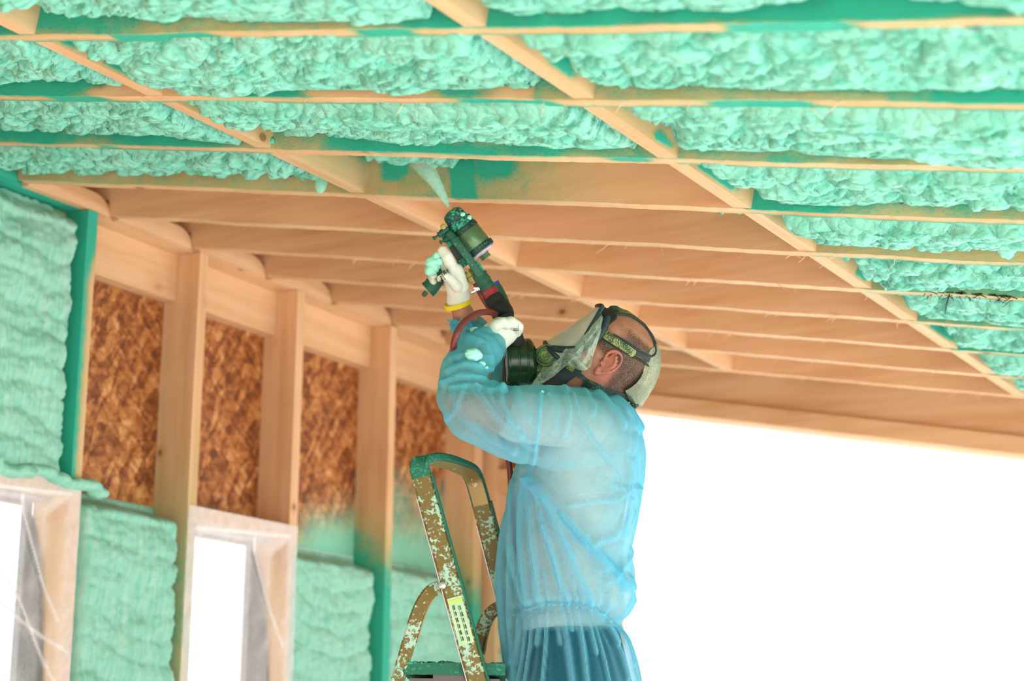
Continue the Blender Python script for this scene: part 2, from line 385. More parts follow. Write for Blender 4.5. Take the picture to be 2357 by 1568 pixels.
film('plastic_film', .0, (.92,.86,.86), 9); film('visor_film', .14, (.50,.66,.52), 60); film('visor_lens', .42, (.62,.62,.50), 20)
s = NT('membrane_black'); n = s.noise(s.coord((1,14,4), False), 3, 4); s.base(s.mix(s.rng(n,.35,.7), (.008,.008,.009), (.05,.048,.055)), .35); s.bump(n, .5, .02)
s = NT('window_frame'); s.base((.26,.26,.28), .5)
s = NT('tape_violet'); s.base((.40,.32,.40), .5)
s = NT('pane_glass'); tp = s.new('ShaderNodeBsdfTransparent'); gl = s.new('ShaderNodeBsdfGlossy'); gl.inputs['Roughness'].default_value = .03
m = s.new('ShaderNodeMixShader'); m.inputs[0].default_value = .06; s.l(tp.outputs[0], m.inputs[1]); s.l(gl.outputs[0], m.inputs[2]); s.l(m.outputs[0], s.out.inputs[0])
s = NT('shirt'); n = s.noise(s.coord((1,1,1), False), 14, 3); s.base(s.mix(s.rng(n,.4,.7), (.50,.42,.36), (.66,.56,.48)), .9)
s = NT('denim'); n = s.noise(s.coord((1,1,1), False), 300, 2); s.base(s.mix(n, (.001,.05,.07), (.006,.11,.14)), .9)
s = NT('shoe'); s.base((.05,.04,.035), .6)
s = NT('floor_mat'); n = s.noise(s.coord((1,1,1), False), 1.5, 5); s.base(s.mix(n, (.58,.57,.55), (.68,.67,.65)), .8)
s = NT('osb_deck'); s.base((.50,.27,.12), .8)
s = NT('char'); s.base((.02,.01,.008), .9)
s = NT('splinter'); s.base((.85,.60,.40), .8)
s = NT('mist'); lw = s.new('ShaderNodeLayerWeight'); lw.inputs[0].default_value = .5
n = s.noise(s.coord((1,1,1), False), 60, 2); f = s.math('MULTIPLY', s.rng(lw.outputs['Facing'], 0, .98, .85, .02), s.rng(n, .3, .7, .75, 1.1)); f = s.math('MULTIPLY', f, s.attr('dense'))
d = s.new('ShaderNodeBsdfDiffuse'); tr = s.new('ShaderNodeBsdfTranslucent'); tp = s.new('ShaderNodeBsdfTransparent')
for q in (d, tr): q.inputs[0].default_value = (.50,.88,.78,1)
m1 = s.new('ShaderNodeMixShader'); m1.inputs[0].default_value = .5; s.l(d.outputs[0], m1.inputs[1]); s.l(tr.outputs[0], m1.inputs[2])
m2 = s.new('ShaderNodeMixShader'); s.l(f, m2.inputs[0]); s.l(tp.outputs[0], m2.inputs[1]); s.l(m1.outputs[0], m2.inputs[2]); s.l(m2.outputs[0], s.out.inputs[0]); s.n.remove(s.bsdf)

# ================================================================== SETTING
TB = 0.1878; CB = 1/math.sqrt(1+TB*TB); SB = TB*CB
def zc(x): return 2.5 - TB*np.asarray(x, dtype=float)          # underside of the rafters
def JY(k): return 2.64 + .4045*(k-1)
RW = .0225; RD = .205                                            # half thickness, depth of a rafter
WX = -3.92
floor = build(MB().box((-4.07, -3.0, -.12), (4.0, 6.6, 0)), 'floor', 'floor_mat', smooth=False)
nearw = build(MB().box((-4.07, -2.2, 0), (.6, -2.1, 3.2)), 'wall_light_block', 'osb_deck', smooth=False)  # unseen wall added to block sky light from behind the camera
tag(nearw, 'plain strand board wall added behind the camera to cut sky light', 'wall', kind='structure')
tag(floor, 'pale dusty subfloor boards under the step ladder', 'floor', kind='structure')
yard = build(MB().box((-60, -60, -.35), (60, 60, -.13)), 'ground_outside', 'floor_mat', smooth=False)  # slab of open ground around the building, out of view
tag(yard, 'bright bare ground outside around the building', 'ground', kind='structure')

ceiling = thing('ceiling', (-1.4, 3.8, 2.8), 'sloped timber rafter ceiling partly filled with mint green spray foam', 'ceiling', kind='structure')
BLK = [-.52, -1.59, -2.68]                                       # rows of blocking between the rafters
def filled(k, x):
    """amount of foam in bay k (between rafter k and k+1)"""
    x = np.asarray(x, float)
    if k <= 2: return np.ones_like(x)
    if k == 3: return np.where((x < -2.68) | (x > -1.59), 1., 0.)
    if k <= 9: return np.where(x > -1.59, 1., 0.)
    return np.zeros_like(x)
def rafter_spray_bounce(k, x, d, side):
    """overspray and painted green bounce light of the foam on rafter k: side -1 = face towards the camera (far wall of bay k-1), +1 = back face, 0 = underside"""
    n = fbm(x*3.1+k*7.7, d*14+k, 5+k, 3); n2 = fbm(x*9+k*3, d*20, 40+k, 2)
    if side == -1:
        f = filled(k-1, x); s = f*(.60 + .52*sstep(.38, .72, n) + .28*sstep(.03, .09, d))
        s = s*(.80+.20*sstep(-.005, .025, d))
        if k == 4:                                               # rafter being sprayed
            s = s + .42*np.exp(-((x+2.40)/.42)**2)*(x > -2.9) + 1.1*sstep(.045, .015, abs(x+2.385+(d-.1)*.35))
            s = s + .9*sstep(.05, .02, abs(x+2.58))*sstep(.03, .07, d) + .9*np.exp(-((x+2.28)/.05)**2)*sstep(.04, .075, d) + .14*sstep(-1.5,-2.1,x)
            s = np.where(x < -2.68, .45+.5*sstep(.5,.65,n)*sstep(.01,.05,d), s)
        if k == 1: s = s + .9*sstep(-1.45, -1.15, x)*sstep(.0,.02,d)
        if k == 2: s = s - .55*sstep(.09,.03,d)*sstep(.62,.45,n)*(x<-1.7)
        if k == 5: s = s - .65*(x > -1.59)*sstep(.11, .06, d); s = np.maximum(s, .42*(x > -1.59))
        if k == 6: s = s + .1*(x > -1.4)
        if k >= 7: s = s + .15*f
        return np.clip(s, 0, 1.1)
    if side == 1: return filled(k, x)*.8
    f = np.maximum(filled(k-1, x), filled(k, x))*(1. if k <= 3 else .5)
    s = f*1.15*sstep(.60, .74, fbm(x*2.6+k*11.3, x*0+3.3, 71+k, 2)+.12*(n2-.5)) + .10*f*n2
    for kk, a, b in ((1,-1.86,-1.74),(1,-1.12,-.90),(2,-1.33,-1.12),(3,-1.74,-1.64),(1,-2.45,-2.2)):
        if kk == k: s = s + 1.2*sstep(a-.03, a+.03, x)*sstep(b+.03, b-.03, x)
    return np.clip(s, 0, 1.3)
def make_rafter(k, x0=-4.16, x1=1.25):
    y = JY(k); xs = np.arange(x0, x1, .014 if k < 7 else .022); n = len(xs)
    ds = [0, .012, .03, .05, .075, .105, .15, RD]; vs = []; sp = []
    wob = (vnoise(xs*5, xs*0+k, 3)-.5)*.004 + (vnoise(xs*60, xs*0+k, 9)-.5)*.0016
    order = [(-1, d) for d in ds[::-1]] + [(0, 0)] + [(1, d) for d in ds]
    for side, d in order:
        dd = np.full(n, float(d)); dd = np.where(xs < WX-.002, np.maximum(dd, .05), dd)
        dd = dd + wob*(d < .02)
        z = zc(xs) + dd*CB; xx = xs + dd*SB
        vs.append(np.stack([xx, np.full(n, y+side*RW), z], 1))
        sp.append(rafter_spray_bounce(k, xs, dd, side))
    vs = np.concatenate(vs); sp = np.concatenate(sp); m = len(order); fs = []
    for j in range(m-1):
        for i in range(n-1): fs.append((j*n+i, j*n+i+1, (j+1)*n+i+1, (j+1)*n+i))
    for i in range(n-1): fs.append(((m-1)*n+i, (m-1)*n+i+1, i+1, i))
    fs.append(tuple(j*n for j in range(m))[::-1]); fs.append(tuple(j*n+n-1 for j in range(m)))
    o = link('rafter', vs, fs, 'wood_x', ceiling, smooth=False, attrs={'spray': sp}); return o
for k in range(-1, 11): make_rafter(k)
# roof deck boards above the rafters
for j in range(8):
    a = -4.3 + j*.72; b = a + .71
    mb = MB(); vs = []
    for (x, dz) in ((a, RD), (b, RD), (b, RD+.022), (a, RD+.022)):
        for y in (1.0, 7.0): vs.append((x+dz*SB, y, float(zc(x))+dz*CB))
    mb.add(vs, [(0,1,3,2),(2,3,5,4),(4,5,7,6),(6,7,1,0),(0,2,4,6),(1,7,5,3)]); build(mb, 'deck_board', 'osb_deck', ceiling, smooth=False)
# blocking rows
for bi, bx in enumerate(BLK):
    for k in range(-1, 10):
        x = bx + random.uniform(-.006, .006); y0, y1 = JY(k)+RW, JY(k+1)-RW
        if k == 9 and bi == 2: pass
        nx, ny, nz = 2, 22, 8; vs = []; sp = []; fs = []
        for ci, (sx) in enumerate((-RW, RW)):
            for i in range(ny):
                for j in range(nz):
                    yy = y0+(y1-y0)*i/(ny-1); dd = RD*.97*(j/(nz-1))**1.3 + .002
                    vs.append((x+sx+dd*SB, yy, float(zc(x+sx))+dd*CB))
                    f = float(filled(k, x+sx*3)); nn = float(fbm(np.array(yy*9), np.array(dd*14+k), 90+bi*3+ci, 3))
                    near = .6*float(sstep(.05, .13, dd))
                    v = f*(.22+near+.9*float(sstep(.5, .62, nn))*(dd > .01))
                    if k == 3 and bi == 2: v = .35 + near*1.2
                    sp.append(v*(1 if j else .35))
        N = ny*nz
        for i in range(ny-1):
            for j in range(nz-1):
                a = i*nz+j; fs.append((a, a+1, a+nz+1, a+nz)); fs.append((N+a, N+a+nz, N+a+nz+1, N+a+1))
            fs.append((i*nz, (i+1)*nz, N+(i+1)*nz, N+i*nz)); fs.append((i*nz+nz-1, N+i*nz+nz-1, N+(i+1)*nz+nz-1, (i+1)*nz+nz-1))
        fs.append(tuple(list(range(nz)) + [N+j for j in range(nz)][::-1])); fs.append(tuple([(ny-1)*nz+j for j in range(nz)][::-1] + [N+(ny-1)*nz+j for j in range(nz)]))
        link('blocking', vs, fs, 'wood_y', ceiling, smooth=False, attrs={'spray': sp})
# spray foam pillows
def foam_cell(k, xa, xb, dfun, name='spray_foam', step=.0068, over=.014):
    y0, y1 = JY(k)+RW-over, JY(k+1)-RW+.004
    nx = max(8, int((xb-xa)/step)); ny = int((y1-y0)/step)
    X, Y = np.meshgrid(np.linspace(xa, xb, nx), np.linspace(y0, y1, ny), indexing='ij'); v = (Y-y0-over)/(y1-y0-over)
    wx = X + .03*(fbm(X*9, Y*9, 3+k)-.5)*2; wy = Y + .03*(fbm(X*9+40, Y*9, 8+k)-.5)*2
    amp = .65 + .7*fbm(X*2.2, Y*3, 22+k, 2)
    h = .052*pillow(wx/.105+k*13.7, wy/.070, 5+k)*amp + .024*pillow(wx/.045+3.3, wy/.032+k*5, 15+k)*(.5+fbm(X*4, Y*4, 77)) + .004*pillow(wx/.022, wy/.018, 25+k)
    h = h + .005*(fbm(X*26, Y*26, 61, 3)-.5)
    d = dfun(X, v)
    hb = h - .040
    # sink towards the two short ends and stay clear of the underside of the near rafter
    e = np.minimum(X-xa, xb-X); ed = sstep(.05, 0, e-.03*vnoise(Y*11+k, X*0, 4))*.10
    d = d - hb*(1-.6*sstep(.9, 1.0, v)) + ed
    onraf = sstep(.03, -.035, v)                                 # part that creeps on to the near rafter's edge
    keep = sstep(.60, .72, fbm(X*4.5+k*3, Y*0, 55+k, 2))
    d = np.where(v < .0, np.minimum(np.maximum(d, .010 - .018*keep), .10), d); d = np.where((v >= 0) & (v < .12), d*v/.12 + (1-v/.12)*np.maximum(d, .006-.014*keep), d)
    lim = -.018 + .034*sstep(.55, .95, v)*(1-.7*sstep(.62,.72,fbm(X*5+k, Y*0+2, 91, 2)))
    d = np.where(d < lim, lim + (d-lim)*.40, d)
    d = np.minimum(d, RD-.01)
    lean = np.clip(h, 0, .07)*.45*sstep(.02, .15, v)
    Z = zc(X) + d; YY = Y - lean*.9; XX = X
    V = np.stack([XX, YY, Z], 2)
    top = V.copy(); top[:, :, 2] = zc(X) + RD - .004
    vs = V.reshape(-1, 3).tolist(); fs = []
    idx = np.arange(nx*ny).reshape(nx, ny)
    a, b, c, dq = idx[:-1,:-1], idx[1:,:-1], idx[1:,1:], idx[:-1,1:]
    fs = np.stack([a, dq, c, b], -1).reshape(-1, 4).tolist()
    border = list(idx[:,0]) + list(idx[-1,1:]) + list(idx[-2::-1,-1]) + list(idx[0,-2:0:-1])
    n0 = len(vs); T = top.reshape(-1, 3)
    for i in border: vs.append(T[i].tolist())
    m = len(border)
    for i in range(m): fs.append((border[i], border[(i+1)%m], n0+(i+1)%m, n0+i))
    fs.append(tuple(range(n0, n0+m)))
    return link(name, vs, fs, 'foam', ceiling, sharp=False)
def dprof(base0, base1, s):
    def f(X, v):
        und = fbm(X*2.3+s*9.1, v*1.2, 31+s, 2)
        return base0 + (base1-base0)*np.clip(v,0,1)**1.5 + .090*(und-.5) - .012
    return f
XR = 1.2
for k in (0, 1, 2):
    foam_cell(k, -3.90, -2.68-RW+.004, dprof(-.004, .022, k), step=.0056)
    foam_cell(k, -2.68+RW-.002, -1.59-RW+.004, dprof(-.004, .026, k+5), step=.0056)
    foam_cell(k, -1.59+RW-.002, -.52-RW+.004, dprof(-.006, .028 if k else .03, k+10), step=.0056)
    foam_cell(k, -.52+RW, XR, dprof(.008, .05, k+15), step=.014)
for xa, xb in ((-3.90, -2.70), (-2.66, -1.61), (-1.57, -.54)): foam_cell(-1, xa, xb, dprof(0, .02, 3), step=.014)
foam_cell(3, -3.88, -2.68-RW+.004, dprof(0, .034, 3))
for k in range(3, 10):
    foam_cell(k, -1.59+RW-.002, -.52-RW+.004, dprof(-.004, .028, k+10), step=.0056 if k < 6 else .008)
    if k < 6: foam_cell(k, -.52+RW, XR, dprof(.01, .05, k+20), step=.016)
foam_cell(3, -2.655, -2.12, lambda X, v: .060 + .09*sstep(-2.42, -2.12, X) + .02*v + .03*(fbm(X*5, v*2, 3)-.5))
foam_cell(4, -1.80, -1.59-RW+.004, lambda X, v: .055 + .10*sstep(.35, .8, v) + .03*sstep(-1.72, -1.8, X), step=.006)

def blob(c, r, sc=(1,1,1), seed=0, sub=4):
    mb = MB(); n1, n2 = 22, 16; vs = []
    for i in range(n2):
        a = .05 + (math.pi-.1)*i/(n2-1); vs.append([(math.sin(a)*math.cos(2*math.pi*j/n1), math.sin(a)*math.sin(2*math.pi*j/n1), math.cos(a)) for j in range(n1)])
    V = np.array(vs); q = V*2.1+seed*3.7
    rr = r*(.72 + .55*fbm(q[...,0], q[...,1], seed, 3, q[...,2]) + .18*(fbm(q[...,0]*3, q[...,1]*3, seed+5, 2, q[...,2]*3)-.5))
    V = V*rr[..., None]*np.array(sc) + np.array(c)
    return mb.rings([[tuple(p) for p in r_] for r_ in V])
def on_face(k, x, d): return (x, JY(k)-RW-.002, float(zc(x))+d)
for i, (k, x, d, r, sc) in enumerate([(5,-1.385,.075,.012,(1,.5,1)),(5,-1.36,.085,.010,(.8,.5,1.2)),(5,-1.37,.05,.007,(1,.5,1)),(5,-1.325,.062,.005,(1.4,.5,.8)),(5,-1.095,.075,.016,(1,.6,1)),(5,-1.088,.035,.020,(.9,.6,1.1)),(5,-1.395,.046,.006,(1,.5,1)),
        (1,-1.50,.055,.010,(1,.6,1)),(1,-1.47,.045,.008,(1,.6,1)),(1,-1.44,.06,.012,(.8,.6,1.2)),(1,-1.35,.06,.012,(1,.6,1)),(1,-1.24,.055,.008,(1,.6,1)),(1,-1.455,.03,.006,(1,.6,1)),
        (4,-2.80,.028,.018,(.9,.5,1.3)),(3,-2.66,.02,.008,(1,.6,1)),(6,-1.52,.03,.014,(.5,.6,1.9))]):
    build(blob(on_face(k, x, d), r*1.25, sc, i), 'foam_crumb', 'foam_dark' if i in (12, 14) else 'foam_crumb', ceiling)
mb = MB(); tp_ = on_face(2, -.945, .095)
for i in range(4): mb2 = blob((tp_[0]+.010*i, tp_[1]-.012-.006*i, tp_[2]-.018*i), .021-.001*i, (1,1,1.1), 30+i); mb.add(mb2.v, mb2.f)
build(mb, 'foam_drip', 'foam_crumb', ceiling)
# torn splinters under the rafter edges, charred wisps under one of them
def wisps(mb, k, x0, x1, n, L, r, seed):
    rr = random.Random(seed)
    for i in range(n):
        x = rr.uniform(x0, x1); l = L*rr.uniform(.3, 1); a = rr.uniform(-1.3, 1.3); y = JY(k)+rr.uniform(-1, 1)*RW
        p = [Vector((x + a*l*t + .3*l*t*t*rr.uniform(-1,1), y - .2*l*t, float(zc(x))+.001 - l*t*(.35+.65*t)*rr.uniform(.6,1))) for t in (0,.35,.7,1)]
        mb.tube(p, [r, r*.9, r*.7, r*.3], 4)
for k, segs in ((5,[(-2.2,-1.3,10)]),(6,[(-3.3,-2.9,14),(-2.2,-1.2,14)]),(7,[(-3.0,-2.2,12),(-2.1,-1.4,12)]),(8,[(-2.6,-1.4,14)]),(9,[(-2.4,-1.5,10)]),(10,[(-2.9,-1.4,26)]),(2,[(-2.3,-1.0,12)])):
    mb = MB()
    for a, b, n in segs: wisps(mb, k, a, b, n, .034, .0011, k)
    build(mb, 'wood_splinters', 'splinter', ceiling, kind='stuff', label='pale torn wood fibres hanging from a rafter edge')
mb = MB(); wisps(mb, 6, -1.42, -1.12, 26, .022, .0013, 5)
for x in (-1.35, -1.13): mb.tube([(x, JY(6)-RW, float(zc(x))), (x-.008, JY(6)-.03, float(zc(x))-.03), (x-.012, JY(6)-.03, float(zc(x))-.055)], [.002,.0016,.0008], 5)
for i in range(22):
    x = -1.42+.3*random.random(); mb.tube([(x, JY(6)-RW-.001, float(zc(x))+.004), (x+.02, JY(6)-RW-.003, float(zc(x+.02))+random.uniform(-.004,.008))], .0016, 4)
build(mb, 'charred_fibres', 'char', ceiling, kind='stuff', label='black charred bark fibres along a rafter edge')

# ------------------------------------------------------------------ left wall
wl = thing('wall_left', (WX-.07, 5.2, 0), 'left timber stud wall with brown strand board, boxed headers and mint foam', 'wall', kind='structure')
ZT = 3.23
STUD = [(3.575,3.62),(4.139,4.184),(4.686,4.731),(5.242,5.287),(5.852,5.897),(6.50,6.564)]
def wallbox(name, lo, hi, mat, sprayf=None, step=.03, parent=None, label=None):
    """box skinned with a grid so that overspray can be stained on it"""
    lo = np.array(lo); hi = np.array(hi); vs = []; fs = []
    for ax in range(3):
        u, w = [(1,2),(2,0),(0,1)][ax]
        nu = max(2, int((hi[u]-lo[u])/step)+1); nw = max(2, int((hi[w]-lo[w])/step)+1)
        for sgn in (0, 1):
            b = len(vs)
            for i in range(nu):
                for j in range(nw):
                    p = np.zeros(3); p[ax] = (lo, hi)[sgn][ax]; p[u] = lo[u]+(hi[u]-lo[u])*i/(nu-1); p[w] = lo[w]+(hi[w]-lo[w])*j/(nw-1); vs.append(p)
            for i in range(nu-1):
                for j in range(nw-1):
                    q = (b+i*nw+j, b+(i+1)*nw+j, b+(i+1)*nw+j+1, b+i*nw+j+1); fs.append(q if sgn else q[::-1])
    vs = np.array(vs); sp = np.zeros(len(vs)) if sprayf is None else sprayf(vs[:,0], vs[:,1], vs[:,2])
    return link(name, vs, fs, mat, parent or wl, smooth=False, attrs={'spray': sp}, label=label)
def stud_spray(i):
    def f(x, y, z):
        n = fbm(z*3+i*5, x*9+y*9, 12+i, 3)
        if i == 1: return np.where(x > WX-.003, .75*sstep(3.02, 3.14, z+.1*(n-.5)) + 1.0*sstep(4.166, 4.148, y + .02*(np.abs(np.sin(z*11))-.5))*(z > 2.33), 1.0*(z > 2.34))*(y < 5)
        if i == 2: return .62*(sstep(2.55, 2.15, z)*(.35+.5*n) + .25*sstep(2.7,2.5,z))*sstep(WX-.20, WX-.06, WX-.02-(x-WX+.03)) + .7*sstep(2.2,2.0,z+.3*(n-.5))*(x > WX-.003)*0 
        if i == 3: return 1.0*sstep(2.38, 2.2, z+.2*(n-.5))*(y > 5.28)
        if i == 4: return .95*sstep(2.62, 2.2, z + .9*(x-WX+.07))
        return .95*sstep(2.58, 2.15, z + 1.1*(x-WX+.07))
    return f
for i, (a, b) in enumerate(STUD): wallbox('stud', (WX-.146, a, 0), (WX, b, ZT), 'wood_z', stud_spray(i))
for i in (0, 1, 2, 3, 4, 5):    # hairline seam of the doubled members
    a, b = STUD[i]
# top plate and, in every rafter bay, the round-ended block that shows above it
wallbox('top_plate', (WX-.146, 3.2, ZT+.001), (WX-.03, 6.66, ZT+.045), 'wood_y', lambda x,y,z: 1.0*sstep(4.25, 4.1, y))
for k in range(2, 10):
    y0, y1 = JY(k)+RW+.001, JY(k+1)-RW-.001; r = .05; prof = [(y0, ZT+.002), (y1, ZT+.002)]
    prof += [(y1 - r*1.6 + r*1.6*math.cos(a), ZT+.062-r + r*math.sin(a)) for a in np.linspace(0, math.pi/2, 8)] + [(y0, ZT+.062)]
    n = len(prof); vs = [(WX, p[0], p[1]) for p in prof] + [(WX-.029, p[0], p[1]) for p in prof]
    fs = [tuple(range(n)), tuple(range(n, 2*n))[::-1]] + [(i, i+n, (i+1)%n+n, (i+1)%n) for i in range(n)]
    f = 1. if k < 4 else 0.
    link('plate_block', vs, fs, 'wood_y', wl, smooth=False, attrs={'spray': [f*.9 if v[1] < 4.0 else 0. for v in vs]})
# continuous rim behind the plate blocks (closes the eaves)
wallbox('eaves_board', (WX-.24, 3.2, ZT+.046), (WX-.215, 6.66, ZT+.245), 'wood_y')
for i in range(5):
    y0, y1 = STUD[i][1], STUD[i+1][0]
    wallbox('header_board', (WX-.145, y0+.001, 3.068), (WX-.093, y1-(.002 if i != 4 else .05), ZT), 'wood_y', (lambda x,y,z: .3+0*x) if i == 0 else None)
    def osp(x, y, z, i=i):
        n = fbm(y*6, z*6, 33+i, 3)
        if i == 3: return sstep(2.62, 2.36, z + .55*(5.80-y)*.6 + .15*(n-.5))*.95
        if i == 4: return sstep(2.78, 2.40, z + .2*(n-.5))*.9
        if i == 2: return sstep(2.40, 2.36, z)
        return 0*x
    if i in (0, 2): z0 = 2.33; wallbox('sheathing_panel', (WX-.162, y0-.02, z0), (WX-.147, y1+.02, 3.3), 'osb', osp)
    else:
        wallbox('sheathing_panel', (WX-.162, y0-.02, 2.33), (WX-.147, y1+.02, 3.3), 'osb', osp)
        wallbox('sheathing_panel', (WX-.162, y0-.02, 0), (WX-.147, y1+.02, 2.326), 'osb', osp)
wallbox('sheathing_panel', (WX-.162, 6.535, 0), (WX-.147, 7.0, 3.4), 'osb')
for i in range(9): wallbox('stud', (WX-.146, 2.99-.6*i, 0), (WX, 3.035-.6*i, ZT), 'wood_z', lambda x,y,z: .3+0*x, .12)
for i in range(3): wallbox('sheathing_panel', (WX-.162, 3.6-1.25*(i+1)*1.55, 0), (WX-.147, 3.596-1.25*i*1.55, 3.4), 'osb', step=.2)
wallbox('top_plate', (WX-.146, -2.2, ZT+.001), (WX, 3.2, ZT+.045), 'wood_y', step=.2)
# window headers (lintel boards)
for i in (0, 2):
    y0, y1 = STUD[i][1], STUD[i+1][0]
    wallbox('lintel_board', (WX-.146, y0+.001, 2.325), (WX-.004, y1-.001, 2.37), 'wood_y')
    for a, b, z0, z1 in ((y0, y1, 0, .9),):
        wallbox('sheathing_panel', (WX-.162, a-.02, z0), (WX-.147, b+.02, z1), 'osb')
# wall foam
def wall_foam(y0, y1, z0, z1, bulge, topf, name='spray_foam', side='both', seed=0):
    st = .0085; ny = int((y1-y0)/st); nz = int((z1-z0)/st)
    Y, Z = np.meshgrid(np.linspace(y0, y1, ny), np.linspace(z0, z1, nz), indexing='ij')
    w = Z + .055*(fbm(Y*6, Z*4, seed, 3)-.5)*2 + .02*np.sin(Y*9+seed)
    rf = (w/.085+seed) % 1.0; ridge = np.sqrt(np.clip(1-(2*rf-1)**2, 0, 1))*(.6+.8*vnoise(np.floor(w/.085+seed), Y*3, seed+3))
    st_ = fbm(Y*70, Z*9, seed+6, 2)
    h = bulge + .015*ridge + .010*(st_-.5) + .026*(fbm(Y*7, Z*7, seed+9, 3)-.5)*2 + .010*pillow(Y/.04, Z/.03, seed)
    ey = np.minimum(Y-y0, y1-Y); h = h - .085*sstep(.048, 0, ey+.015*(fbm(Z*12, Y*12, seed+4)-.5))
    tz = z1-Z; h = h - (bulge+.06)*sstep(.07, 0, tz+.02*(fbm(Y*14, Z*0, seed+5)-.5))*topf
    X = WX-.146 + np.maximum(h, .004)
    V = np.stack([X, Y, Z], 2); idx = np.arange(ny*nz).reshape(ny, nz)
    a, b, c, d = idx[:-1,:-1], idx[1:,:-1], idx[1:,1:], idx[:-1,1:]; fs = np.stack([a, b, c, d], -1).reshape(-1, 4).tolist()
    vs = V.reshape(-1,3).tolist(); border = list(idx[:,0]) + list(idx[-1,1:]) + list(idx[-2::-1,-1]) + list(idx[0,-2:0:-1]); n0 = len(vs); m = len(border)
    for i in border: vs.append([WX-.146, vs[i][1], vs[i][2]])
    for i in range(m): fs.append((border[i], n0+i, n0+(i+1)%m, border[(i+1)%m]))
    fs.append(tuple(range(n0, n0+m)))
    return link(name, vs, fs, 'foam_wall', wl, sharp=False)
wall_foam(3.622, 4.136, 2.372, 3.226, .125, .35, seed=2)
wall_foam(4.186, 4.684, 0.0, 2.37, .135, .8, seed=5)
wall_foam(5.289, 5.850, 0.0, 2.325, .10, .8, seed=8)
wall_foam(5.899, 6.498, 0.0, 2.34, .11, .8, seed=11)
# lumpy foam lip over the first window
mb = MB()
for i in range(15):
    t = i/14; y = 3.60 + .66*t; b2 = blob((WX+.006+.012*math.sin(i*2.1), y, 2.372-.012*math.sin(i*1.3)-.035*max(0,t-.8)*4), .034, (.9,1.3,.55), 50+i); mb.add(b2.v, b2.f)
co, no, fs = remesh(mb, .006, 3); link('foam_lip', co, fs, 'foam_wall', wl)

# windows 1 and 2 in the left wall
def window(n, i, label):
    y0, y1 = STUD[i][1], STUD[i+1][0]; zt = 2.325; zb = .92
    w = thing('window_%d' % n, (WX-.1, (y0+y1)/2, zb), label, 'window', kind='structure')
    fw = .022; x0, x1 = WX-.172, WX-.150
    mb = MB(); mb.box((x0, y0-.0, zb), (x1, y0+fw, zt)); mb.box((x0, y1-fw, zb), (x1, y1, zt)); mb.box((x0, y0+fw, zt-fw), (x1, y1-fw, zt)); mb.box((x0, y0+fw, zb), (x1, y1-fw, zb+fw))
    fr = build(mb, 'window_frame', 'window_frame', w, smooth=False)
    build(MB().box((x0+.01, y0+fw, zb+fw), (x0+.016, y1-fw, zt-fw)), 'pane', 'pane_glass', w, smooth=False)
    # reveal boards and the dark membrane that lines them, its top corner cut in a curve
    build(MB().box((WX-.20, y0-.02, zb-.03), (WX-.15, y1+.02, zb)), 'sill_board', 'wood_y', w, smooth=False)
    vs = []; fs = []; m = 26
    for j in range(m):
        t = j/(m-1); z = zt - .04 - (zt-zb-.04)*t; xf = WX-.155 + .15*(1-math.exp(-((zt-z)-.03)/.20))*(.72+.04*math.sin(z*9))
        for q in range(8): xx = WX-.165 + (xf-(WX-.165))*q/7; vs.append((xx, y1-.004-.010*abs(math.sin(q*1.3+z*7)), z))
    for j in range(m-1):
        for q in range(7): a = j*8+q; fs.append((a, a+1, a+9, a+8))
    build(MB().add(vs, fs), 'membrane', 'membrane_black', w)
    build(MB().box((WX-.165, y0+.002, zt-.012), (WX-.075, y1-.006, zt-.004)), 'sealing_tape', 'tape_violet', w, smooth=False)
    # translucent plastic sheet stapled over the opening
    ny, nz = 110, 260; Y, Z = np.meshgrid(np.linspace(y0-.045+.0*n, y1+.043, ny), np.linspace(zb-.05, zt+.045, nz), indexing='ij')
    folds = [[(y0-.05, 2.20), (y0+.28, 1.98), (y1+.02, 1.86)], [(y0+.1, 2.22), (y0+.35, 2.0), (y1, 1.74)], [(y0, 1.95), (y1-.1, 1.70), (y1+.02, 1.5)], [(y1-.2, 2.3), (y1-.1, 2.1), (y1-.02, 1.95)], [(y0, 2.3), (y1, 2.33)]]
    fo = np.zeros_like(Y)
    for f in (folds if n == 1 else folds[3:]): fo = fo + .6*np.exp(-(seg_dist(Y, Z, f)/.005)**2) + .22*np.exp(-(seg_dist(Y, Z, f)/.03)**2)*.4
    inside = sstep(0, .08, np.minimum(np.minimum(Y-y0, y1-Y), zt-Z))
    X = WX+.004 + .012*(fbm(Y*6, Z*4, 3+n)-.5)*inside - .022*inside + .010*fo*inside + .004*(1-inside)*fbm(Y*30, Z*30, 5)
    fo = .6*fo + .15*(1-inside)
    vs = np.stack([X, Y, Z], 2).reshape(-1, 3); idx = np.arange(ny*nz).reshape(ny, nz)
    fs = np.stack([idx[:-1,:-1], idx[1:,:-1], idx[1:,1:], idx[:-1,1:]], -1).reshape(-1,4)
    link('plastic_sheet', vs, fs, 'plastic_film', w, attrs={'fold': fo.reshape(-1)})
    return w
window(1, 0, 'window at the left edge behind wrinkled clear plastic sheet under foam lip')
window(2, 2, 'narrow window behind plastic sheet between two studs, left of the ladder')

